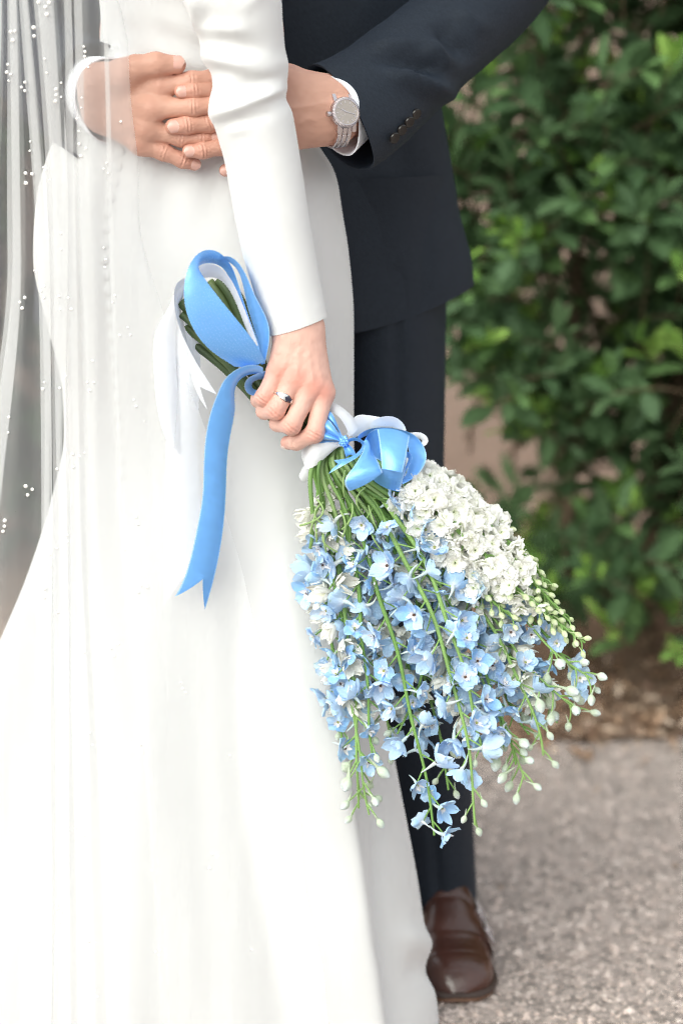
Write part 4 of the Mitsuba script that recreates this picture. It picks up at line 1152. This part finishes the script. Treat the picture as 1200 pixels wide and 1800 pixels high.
Wst = [
    [(640, 806, 2.585), (760, 862, 2.59), (870, 945, 2.585), (985, 1100, 2.58), .18],
    [(650, 802, 2.580), (735, 832, 2.575), (840, 905, 2.57), (965, 1030, 2.575), .16],
    [(640, 808, 2.575), (740, 880, 2.555), (850, 985, 2.55), (1030, 1130, 2.55), .18],
    [(645, 806, 2.575), (735, 850, 2.56), (860, 950, 2.555), (1000, 1090, 2.56), .14],
    [(655, 800, 2.59), (760, 835, 2.60), (850, 900, 2.60), (930, 985, 2.60), .14],
    [(650, 806, 2.57), (740, 868, 2.542), (840, 965, 2.535), (960, 1075, 2.54), .20],
    [(645, 808, 2.57), (715, 880, 2.550), (800, 985, 2.545), (905, 1090, 2.55), .22],
]
for k, (b, c1, c2, e, fr) in enumerate(Wst):
    stem([b, c1, c2, e], .0034, .0014, {'from': fr, 'pick': white_pick, 'step': .0042, 'gap': .0085, 'face': .7}, (.20, .36, .10), 40 + k)
for k, (b, c1, c2, e, fr) in enumerate([[(600, 806, 2.575), (690, 960, 2.57), (740, 1100, 2.565), (700, 1290, 2.56), .25], [(612, 803, 2.58), (800, 1010, 2.585), (860, 1160, 2.58), (930, 1290, 2.57), .35]]):
    stem([b, c1, c2, e], .0028, .0013, dict(blue, **{'from': fr, 'pick': blue_pick(.92)}), GA, 80 + k)
for k, (pts, fr) in enumerate([([(556, 818, 2.575), (560, 880, 2.58), (575, 960, 2.585), (590, 1060, 2.585)], .15), ([(575, 812, 2.58), (640, 950, 2.59), (690, 1080, 2.59), (730, 1240, 2.59)], .2),
                               ([(570, 812, 2.58), (600, 940, 2.59), (640, 1060, 2.59), (660, 1200, 2.59)], .2), ([(590, 812, 2.57), (680, 960, 2.575), (770, 1120, 2.57), (820, 1250, 2.57)], .3), ([(560, 812, 2.57), (580, 960, 2.56), (600, 1100, 2.56), (612, 1230, 2.56)], .2), ([(600, 806, 2.575), (790, 1010, 2.575), (890, 1140, 2.575), (960, 1230, 2.575)], .45)]):
    stem(pts, .0028, .0014, {'from': fr, 'pick': lambda x: ('cream_flower', 1.0, .010), 'step': .011, 'gap': .011}, GA, 60 + k)
# airy tips that carry only buds
for k, (b, c1, c2, e) in enumerate([[(620, 800, 2.58), (840, 1000, 2.575), (960, 1130, 2.56), (1040, 1195, 2.55)], [(620, 802, 2.58), (800, 1000, 2.575), (930, 1170, 2.56), (1020, 1255, 2.55)],
                                    [(612, 802, 2.575), (760, 1000, 2.56), (860, 1220, 2.55), (925, 1372, 2.54)], [(570, 812, 2.57), (600, 1040, 2.56), (622, 1260, 2.545), (650, 1432, 2.535)]]):
    stem([b, c1, c2, e], .0024, .0010, {'from': .80, 'pick': lambda x: ('pale_bud', 1.25 - .35 * x, .026 - .008 * x), 'step': .010, 'gap': .009}, GB, 90 + k)
# bare lower stems near the tie and the cut ends above the hand
for k in range(11):
    x0, x1 = 552 + 8 * k + br.normal() * 2, 548 + 22 * k + br.normal() * 4
    y1 = br.uniform(890, 1000)
    p = spl([W(574 + 3.5 * k, 786, 2.566 - .008 * math.sin(k)), W(x0, 825, 2.553 - .006 * math.sin(k * 1.7)), W((x0 + x1) / 2, 870, 2.548), W(x1, y1, 2.55 + .006 * math.sin(k))], 24)
    m = tube(p, np.linspace(.0033, .0021, 24) * br.uniform(.55, 1.1), 8)
    c = np.ones((len(m.vertices), 3)) * A([(.15, .26, .075), (.10, .19, .05), (.21, .31, .12)][k % 3])
    put(bq + '__stem', m, 'stem_skin', color=c)
for k in range(12):                                             # curly side shoots round the bare stems
    q = A([br.uniform(548, 650), br.uniform(825, 930)])
    p = spl([W(q[0], q[1], 2.545), W(q[0] + br.normal() * 8, q[1] + 22, 2.535), W(q[0] + br.normal() * 16, q[1] + 46, 2.54)], 12)
    m = tube(p, .0011, 6); put(bq + '__side_shoot', m, 'stem_skin', color=np.ones((len(m.vertices), 3)) * A((.26, .38, .14)))
for k, (x1, y1, x0, y0, r, Y) in enumerate([(318, 530, 440, 690, .0062, 2.575), (322, 570, 432, 672, .0055, 2.585), (345, 500, 450, 668, .0058, 2.590), (385, 490, 462, 650, .0060, 2.594), (368, 496, 456, 656, .0055, 2.600),
                                            (328, 596, 436, 690, .0045, 2.590), (318, 552, 420, 662, .0040, 2.572), (405, 500, 470, 655, .0050, 2.604)]):
    p = spl([W(x1, y1, Y + .012), W((x0 + x1) / 2 + 3, (y0 + y1) / 2 - 3, Y + .004), W(x0, y0, Y), W(x0 + 55, y0 + 58, 2.578), W(575 + 2 * k, 775, 2.57)], 40)
    m = tube(p, np.linspace(r, r * .8, 40) * (1 + .10 * np.exp(-((np.arange(40) - 9 - k) / 1.5) ** 2)), 10)
    c = A([(.055, .085, .030), (.075, .11, .035), (.045, .07, .028)][k % 3]) * (1 + .5 * (meshkit.fbm(np.asarray(m.vertices) * (90, 90, 40), 3, k)[:, None] - .5))
    put(bq + '__stem', m, 'stem_skin', color=np.clip(c, .01, 1))


def band(Aedge, Bedge, n=60, m=9, belly=0.0):
    """A ribbon ruled between two edges (px, py, Y), bellied towards its face."""
    a, b = spl([W(*p) for p in Aedge], n), spl([W(*p) for p in Bedge], n)
    u = np.linspace(0, 1, m)[None, :, None]
    P = a[:, None] * (1 - u) + b[:, None] * u
    nrm = np.array(grid(P).vertex_normals).reshape(P.shape)
    nrm *= np.sign((nrm @ A([0, -1, 0])).sum() + 1e-9)
    return P + nrm * (belly * 4 * u * (1 - u))


def ribbon(key, P, mat='blue_satin', notch=0.0, label=None):
    if notch:
        u = np.linspace(-1, 1, P.shape[1])
        t = P[-1] - P[-2]; t /= np.linalg.norm(t, axis=1, keepdims=True)
        k = 12
        for q in range(k):
            P[-k + q] -= t * (notch * (1 - np.abs(u)) * ((q + 1) / k))[:, None]
    uv = np.stack(np.meshgrid(np.linspace(0, 1, P.shape[0]), np.linspace(0, 1, P.shape[1]), indexing='ij'), -1).reshape(-1, 2)
    return put(key, grid(P), mat, label=label, uv=uv)


c2 = lambda x, y, Y: (250 + x / 2.1818, 420 + y / 2.1818, Y)       # crop of the loops
loop = put(bq + '__ribbon_loop', grid(band([c2(*p) for p in [(352, 488, 2.548), (300, 455, 2.538), (235, 400, 2.528), (180, 310, 2.522), (160, 215, 2.520), (170, 130, 2.522), (198, 72, 2.530), (240, 43, 2.545), (300, 55, 2.562)]],
                                           [c2(*p) for p in [(470, 470, 2.548), (440, 410, 2.538), (380, 330, 2.530), (300, 232, 2.526), (240, 152, 2.530), (216, 112, 2.538), (214, 98, 2.548), (232, 92, 2.560), (285, 92, 2.574)]], 80, 13, .004)), 'blue_satin')
ribbon(bq + '__ribbon_loop', band([c2(*p) for p in [(205, 66, 2.536), (240, 43, 2.548), (295, 52, 2.566), (345, 110, 2.580), (380, 210, 2.588), (420, 330, 2.585), (466, 465, 2.570)]],
                                  [c2(*p) for p in [(214, 106, 2.546), (250, 92, 2.566), (300, 105, 2.582), (335, 150, 2.592), (362, 225, 2.598), (400, 340, 2.594), (446, 452, 2.575)]], 70, 9, .002))
ribbon(bq + '__ribbon_loop', band([c2(*p) for p in [(312, 66, 2.565), (350, 74, 2.556), (384, 112, 2.550), (432, 215, 2.546), (470, 290, 2.546), (487, 345, 2.548), (484, 410, 2.552), (470, 478, 2.556)]],
                                  [c2(*p) for p in [(318, 72, 2.590), (355, 100, 2.586), (380, 140, 2.580), (398, 235, 2.572), (418, 310, 2.568), (436, 370, 2.566), (450, 425, 2.564), (462, 482, 2.560)]], 70, 11, .003))
ribbon(bq + '__white_ribbon', band([c2(*p) for p in [(210, 118, 2.556), (225, 96, 2.562), (270, 95, 2.575), (330, 140, 2.586), (385, 250, 2.588), (420, 340, 2.584), (455, 440, 2.574)]],
                                   [c2(*p) for p in [(222, 150, 2.568), (245, 148, 2.576), (285, 150, 2.586), (330, 190, 2.594), (366, 265, 2.596), (400, 350, 2.592), (440, 440, 2.580)]], 60, 7, .002), 'white_satin')
ribbon(bq + '__white_ribbon', band([c2(*p) for p in [(165, 150, 2.575), (128, 180, 2.566), (122, 240, 2.562), (140, 330, 2.566), (200, 460, 2.574), (286, 596, 2.580)]],
                                   [c2(*p) for p in [(190, 200, 2.592), (165, 215, 2.590), (150, 250, 2.588), (165, 350, 2.590), (180, 480, 2.590), (250, 655, 2.586)]], 60, 7, .002), 'white_satin', .022)
ribbon(bq + '__ribbon_tail', band([(462, 646, 2.548), (443, 641, 2.538), (420, 647, 2.531), (397, 664, 2.528), (383, 690, 2.529), (371, 722, 2.532), (362, 765, 2.534), (358, 815, 2.535), (356, 870, 2.536), (346, 930, 2.537), (331, 995, 2.538), (307, 1049, 2.540)],
                                  [(462, 658, 2.558), (448, 657, 2.556), (433, 660, 2.552), (418, 672, 2.548), (412, 692, 2.545), (413, 715, 2.544), (408, 750, 2.546), (400, 800, 2.548), (397, 865, 2.548), (392, 930, 2.548), (380, 1000, 2.549), (360, 1072, 2.551)], 110, 13, .0035), 'blue_satin', .032)
ribbon(bq + '__ribbon_loop', band([c2(*p) for p in [(470, 505, 2.552), (430, 520, 2.545), (400, 540, 2.541), (392, 565, 2.543), (405, 592, 2.550), (440, 600, 2.560)]],
                                  [c2(*p) for p in [(475, 535, 2.566), (445, 540, 2.560), (425, 550, 2.558), (420, 562, 2.558), (428, 575, 2.562), (450, 580, 2.568)]], 40, 7, .001))
# white sheer ribbon tails at the left
ribbon(bq + '__white_ribbon', band([(306, 516, 2.580), (285, 560, 2.576), (272, 590, 2.574), (270, 650, 2.574), (277, 720, 2.576), (296, 780, 2.580)],
                                   [(340, 470, 2.590), (316, 540, 2.586), (309, 580, 2.584), (310, 650, 2.584), (315, 720, 2.586), (318, 800, 2.588)], 60, 8, .003), 'white_satin')
ribbon(bq + '__white_ribbon', band([(312, 560, 2.592), (300, 640, 2.590), (293, 760, 2.588), (290, 900, 2.586), (288, 1060, 2.584)],
                                   [(352, 560, 2.600), (352, 650, 2.598), (348, 760, 2.597), (352, 900, 2.595), (362, 1020, 2.594)], 60, 8, .004), 'white_satin', .02)

c3 = lambda x, y, Y: (540 + x / 4.8, 680 + y / 4.8, Y)             # crop of the bow
bow = bq + '__bow'
labels[bow] = {'label': 'blue satin bow below the hand'}
# gathered wrap between hand and knot
n = 40
e0 = spl([W(*c3(*p)) for p in [(175, 180, 2.557), (215, 250, 2.545), (330, 335, 2.542)]], 1 + 8)
for k, (p0, p1, Y, bl) in enumerate([((178, 192), (300, 300), 2.548, .004), ((160, 290), (235, 340), 2.540, .0045), ((110, 390), (190, 400), 2.541, .0045), ((70, 448), (160, 448), 2.550, .003)]):
    q0 = [(178, 192), (168, 270), (130, 360), (95, 430), (60, 480)]
    a, b = q0[k], q0[k + 1]
    mid = lambda p, f, dy: (p[0] + (310 - p[0]) * f, p[1] + (456 - p[1]) * f + dy)
    up_, dn = (-34, -12, 2, 10)[k], (-14, 0, 8, 10)[k]
    ribbon(bow + '__wrap', band([c3(*a, Y + .008), c3(*mid(a, .35, up_), Y), c3(*mid(a, .75, up_ * .5), Y), c3(310, 446 + 6 * k, 2.541)],
                                [c3(*b, Y + .008), c3(*mid(b, .35, dn), Y), c3(*mid(b, .75, dn * .5), Y), c3(306, 452 + 6 * k, 2.541)], 30, 9, bl))
kn = trimesh.creation.icosphere(3, 1.0)
v = kn.vertices
kn.vertices = v * A([.0052, .0048, .0058]) * (1 + .16 * np.sin(v[:, :1] * 9 + v[:, 2:] * 5) + .12 * np.sin(v[:, 2:] * 14)) + W(*c3(308, 460, 2.536))
put(bow + '__knot', kn, 'blue_satin')
ribbon(bow + '__tail', band([c3(*p) for p in [(325, 470, 2.540), (350, 438, 2.532), (410, 428, 2.527), (465, 450, 2.527), (485, 480, 2.530), (455, 560, 2.522), (380, 620, 2.515), (290, 670, 2.514), (178, 735, 2.517)]],
                            [c3(*p) for p in [(330, 480, 2.545), (360, 460, 2.545), (400, 452, 2.546), (440, 462, 2.548), (464, 490, 2.549), (440, 540, 2.540), (380, 585, 2.530), (310, 608, 2.522), (225, 618, 2.522)]], 90, 9, .0015), 'blue_satin', .010)
ribbon(bow + '__tail', band([c3(*p) for p in [(312, 480, 2.540), (308, 520, 2.536), (322, 580, 2.534), (322, 608, 2.536)]], [c3(*p) for p in [(330, 478, 2.538), (365, 500, 2.534), (405, 560, 2.534), (400, 588, 2.538)]], 30, 9, -.003))
ribbon(bow + '__loop', band([c3(*p) for p in [(470, 462, 2.536), (482, 500, 2.530), (450, 580, 2.518), (380, 690, 2.507), (325, 770, 2.502), (350, 880, 2.506)]],
                            [c3(*p) for p in [(492, 466, 2.542), (530, 520, 2.538), (565, 580, 2.526), (600, 640, 2.514), (620, 690, 2.508), (636, 722, 2.508)]], 60, 11, .004))
ribbon(bow + '__loop', band([c3(*p) for p in [(590, 356, 2.536), (600, 420, 2.522), (612, 500, 2.510), (622, 600, 2.502), (630, 692, 2.497)]],
                            [c3(*p) for p in [(862, 412, 2.534), (850, 480, 2.518), (836, 560, 2.506), (820, 640, 2.498), (800, 724, 2.494)]], 50, 13, .004))
ribbon(bow + '__loop', band([c3(*p) for p in [(630, 680, 2.508), (600, 725, 2.516), (575, 750, 2.526), (550, 782, 2.538)]],
                            [c3(*p) for p in [(838, 560, 2.506), (825, 690, 2.508), (800, 800, 2.522), (780, 886, 2.536)]], 40, 13, .003))
ribbon(bow + '__loop', band([c3(*p) for p in [(495, 440, 2.548), (520, 390, 2.550), (560, 362, 2.548), (592, 354, 2.538)]],
                            [c3(*p) for p in [(500, 560, 2.556), (545, 590, 2.562), (590, 610, 2.560), (625, 640, 2.540)]], 40, 11, -.004))
ribbon(bow + '__loop', band([c3(*p) for p in [(420, 425, 2.545), (490, 368, 2.553), (580, 345, 2.560), (700, 345, 2.566), (830, 372, 2.566), (920, 420, 2.560), (985, 510, 2.552), (1003, 600, 2.545), (950, 715, 2.537), (800, 822, 2.532)]],
                            [c3(*p) for p in [(440, 440, 2.560), (500, 410, 2.575), (590, 385, 2.588), (690, 385, 2.594), (775, 400, 2.592), (830, 450, 2.580), (855, 540, 2.566), (860, 620, 2.556), (845, 700, 2.548), (798, 790, 2.540)]], 90, 11, .002))
ribbon(bow + '__loop', band([c3(*p) for p in [(838, 545, 2.534), (868, 560, 2.528), (884, 592, 2.524), (860, 660, 2.521), (815, 780, 2.520)]],
                            [c3(*p) for p in [(832, 600, 2.540), (850, 600, 2.536), (855, 612, 2.533), (838, 670, 2.529), (800, 800, 2.526)]], 40, 7, .002))
# white ribbon loops behind the bow and the white wrap under the hand
ribbon(bq + '__white_ribbon', band([c3(*p) for p in [(330, 400, 2.560), (392, 262, 2.578), (440, 236, 2.588), (560, 245, 2.596), (650, 262, 2.602)]], [c3(*p) for p in [(400, 430, 2.575), (470, 385, 2.588), (520, 360, 2.596), (580, 350, 2.602), (640, 345, 2.608)]], 40, 9, .002), 'white_satin')
ribbon(bq + '__white_ribbon', band([c3(*p) for p in [(520, 325, 2.590), (600, 262, 2.586), (690, 246, 2.584), (770, 272, 2.586), (834, 365, 2.590)]], [c3(*p) for p in [(560, 380, 2.604), (640, 350, 2.602), (710, 345, 2.602), (770, 365, 2.602), (822, 395, 2.602)]], 40, 9, .002), 'white_satin')
ribbon(bq + '__white_ribbon', band([c3(*p) for p in [(830, 392, 2.600), (900, 382, 2.596), (980, 396, 2.592), (1018, 445, 2.590), (972, 505, 2.590)]], [c3(*p) for p in [(880, 440, 2.608), (910, 430, 2.606), (950, 435, 2.604), (970, 455, 2.602), (950, 500, 2.600)]], 40, 7, .003), 'white_satin')
ribbon(bq + '__white_ribbon', band([c3(*p) for p in [(-20, 430, 2.575), (30, 420, 2.558), (60, 470, 2.546), (150, 470, 2.545), (285, 480, 2.549)]], [c3(*p) for p in [(-45, 610, 2.580), (-30, 650, 2.566), (10, 692, 2.553), (120, 625, 2.549), (275, 498, 2.552)]], 50, 11, .002), 'white_satin')
ribbon(bq + '__white_ribbon', band([c3(*p) for p in [(195, 130, 2.575), (260, 150, 2.575), (380, 250, 2.578), (430, 330, 2.58)]], [c3(*p) for p in [(190, 210, 2.565), (250, 240, 2.562), (320, 330, 2.562), (350, 420, 2.562)]], 30, 9, .004), 'white_satin')
ribbon(bq + '__white_ribbon', band([c3(*p) for p in [(-10, 640, 2.575), (-50, 700, 2.585), (-70, 750, 2.59)]], [c3(*p) for p in [(40, 690, 2.57), (10, 760, 2.58), (-10, 800, 2.59)]], 20, 7, .003), 'white_satin')

# ------------------------------------------------------------------ the veil
veil = bride + '__veil'
# pleats: (centre px at py = -320, 0, 450, 900, 1400, 1850), width px, layers; between them the tulle is a single layer
PY = np.array([-320, 0, 450, 900, 1400, 1850], float)
PLEATS = [([-60, -20, -60, -100, -150, -200], [-38, 7, -12, -40, -90, -130], 5), ([-34, 10, 15, -44, -80, -110], [-10, 31, 44, 8, -30, -60], 5),
          ([-8, 35, 63, 74, 60, 40], [14, 52, 86, 92, 90, 90], 5), ([14, 55, 84, 90, 96, 95], [50, 101, 118, 118, 122, 125], 5), ([52, 105, 116, 120, 130, 135], [70, 124, 134, 140, 160, 165], 3),
          ([74, 126, 140, 150, 175, 190], [92, 150, 158, 170, 205, 225], 3), ([110, 177, 190, 210, 258, 290], [120, 186, 200, 222, 272, 306], 3)]
EDGE_L, EDGE_R = [-70, -60, -130, -190, -260, -320], [150, 208, 262, 400, 520, 580]
DEPTH = [2.640, 2.575, 2.592, 2.580, 2.535, 2.488]
ys = np.arange(-320, 1860, 10.0)
pc = lambda v: PchipInterpolator(PY, v)(ys)
NS = 620
knots, lens = [], []
knots.append((pc(EDGE_L), 0 * ys))
for i, (l, r, n) in enumerate(PLEATS):
    l, r = pc(l), pc(r)
    wv = 1.6 * np.sin(ys / 150 + 2 * i)
    for q in range(n + 1):
        e = (0.26 * abs(math.sin(q * 2.3 + i * 1.7))) if 0 < q < n else 0.0
        x = l + (r - l) * e if q % 2 == 0 else r - (r - l) * e
        y0 = 1000 if i < 3 else 560
        k = np.clip((ys - y0) / 800, 0, 1) ** .8 * .85
        x = x * (1 - k) + (l + (r - l) * q / n) * k
        knots.append((x + wv + 1.2 * np.sin(ys / 110 + q), (q - n / 2) * .0042 + 0 * ys))
knots.append((pc(EDGE_R) + 5 * np.sin(ys / 90) + 3 * np.sin(ys / 37), 0 * ys))
KX = np.stack([k[0] for k in knots]); KY = np.stack([k[1] for k in knots])
seg = np.abs(np.diff(KX, axis=0)).mean(1) + 6
tk = np.r_[0, np.cumsum(seg)] / seg.sum()
tt = np.linspace(0, 1, NS)
X = PchipInterpolator(tk, KX)(tt); Yo = PchipInterpolator(tk, KY)(tt)
base = pc(DEPTH)
Yv = base[None] - Yo - .012 * (meshkit.fbm(np.stack([X / 70, np.broadcast_to(ys[None] / 700, X.shape), 0 * X], -1), 3, 8) - .5)
P = W(X, np.broadcast_to(ys[None], X.shape), Yv).copy()
for kz in range(len(ys)):
    P[:, kz, 2] = np.maximum(P[:, kz, 2], .012)
put(veil, grid(P), 'tulle', label='sheer white veil sewn with small pearls')
VP, VX, VYp = P, X, Yv


def veil_front(px, py):
    k = int(np.clip(round((py + 320) / 10), 0, len(ys) - 1))
    d = np.abs(VX[:, k] - px)
    near = d < 5
    return float(VYp[near, k].min()) if near.any() else float(base[k])


PEARLS = []
for sc, ox, oy, pts in [
    (4.0, 0, 0, [(75, 220, 6), (105, 215, 5), (90, 280, 6), (237, 190, 7), (240, 250, 6), (55, 450, 5), (48, 505, 6), (75, 520, 5), (60, 565, 4), (175, 575, 5), (150, 610, 5), (175, 635, 5), (320, 45, 6), (330, 98, 7), (270, 12, 6), (345, 15, 6),
                 (315, 410, 4), (328, 510, 4), (590, 325, 4), (598, 360, 5), (595, 395, 5), (395, 625, 6), (395, 665, 5), (390, 710, 6), (430, 580, 4), (430, 680, 4), (575, 685, 3), (570, 755, 3), (540, 830, 4), (555, 920, 4), (557, 1010, 5), (605, 1040, 5), (570, 1095, 6),
                 (212, 993, 4), (210, 1058, 4), (225, 1220, 6), (180, 1215, 6), (182, 1285, 7), (850, 853, 4), (750, 1145, 4), (730, 1185, 4), (760, 1215, 4), (350, 1260, 3), (305, 1175, 4), (430, 1640, 4), (430, 1750, 4), (730, 1740, 4), (640, 430, 5), (620, 470, 4)]),
    (2.5714, 0, 450, [(112, 187, 6), (90, 208, 5), (100, 235, 6), (185, 158, 5), (200, 135, 4), (198, 188, 5), (268, 182, 5), (310, 188, 4), (272, 240, 4), (322, 240, 6), (478, 15, 5), (475, 50, 4), (155, 65, 4), (520, 178, 4), (510, 208, 4), (577, 323, 4), (541, 358, 5), (590, 355, 4),
                      (418, 474, 5), (298, 543, 4), (200, 570, 4), (193, 600, 6), (270, 597, 5), (395, 570, 4), (425, 572, 4), (407, 608, 5), (605, 650, 4), (615, 680, 5), (652, 747, 3), (40, 728, 5), (37, 798, 4), (328, 895, 6), (358, 905, 5), (383, 890, 4), (331, 953, 6), (258, 963, 5),
                      (116, 1040, 7), (146, 1055, 6), (125, 1080, 6), (22, 1196, 7), (20, 1222, 6), (14, 1245, 6), (303, 1262, 6), (305, 1292, 5), (257, 1323, 4), (230, 1353, 3), (230, 1402, 4), (614, 1180, 6), (625, 1212, 6), (565, 1330, 3), (203, 1505, 6), (200, 1545, 5),
                      (635, 1490, 6), (665, 1497, 6), (625, 1522, 6), (263, 1612, 5), (537, 1752, 5), (503, 1772, 5), (383, 1790, 4)]),
    (1.5385, 0, 1100, [(320, 50, 4), (300, 62, 4), (308, 82, 5), (228, 72, 4), (228, 97, 4), (490, 155, 4), (495, 170, 4), (502, 182, 4), (243, 290, 4), (250, 323, 4), (380, 322, 5), (384, 345, 5), (622, 352, 4), (108, 388, 4), (125, 388, 4), (113, 412, 5), (163, 628, 3),
                       (575, 617, 4), (590, 625, 4), (568, 656, 5), (411, 663, 4), (763, 660, 4), (155, 765, 5), (165, 775, 5), (162, 802, 5), (240, 855, 5), (258, 858, 3), (420, 882, 4), (433, 878, 4), (430, 893, 4), (680, 877, 4), (92, 957, 4), (255, 988, 5), (263, 1005, 4), (108, 1012, 4),
                       (185, 552, 4), (205, 548, 4), (228, 568, 4), (120, 570, 3), (835, 1045, 2)])]:
    PEARLS += [(x / sc + ox, y / sc + oy, d) for x, y, d in pts]
sp = trimesh.creation.icosphere(2, 1.0)
PD = mikit.ply(sp, 'pearl', smooth=True)
for x, y, d in PEARLS:
    r = d * .00031 * 1.05
    put(veil + '__pearl', placed(PD, xf(np.eye(3), W(x, y, veil_front(x, y) - r * .5), r)), None)
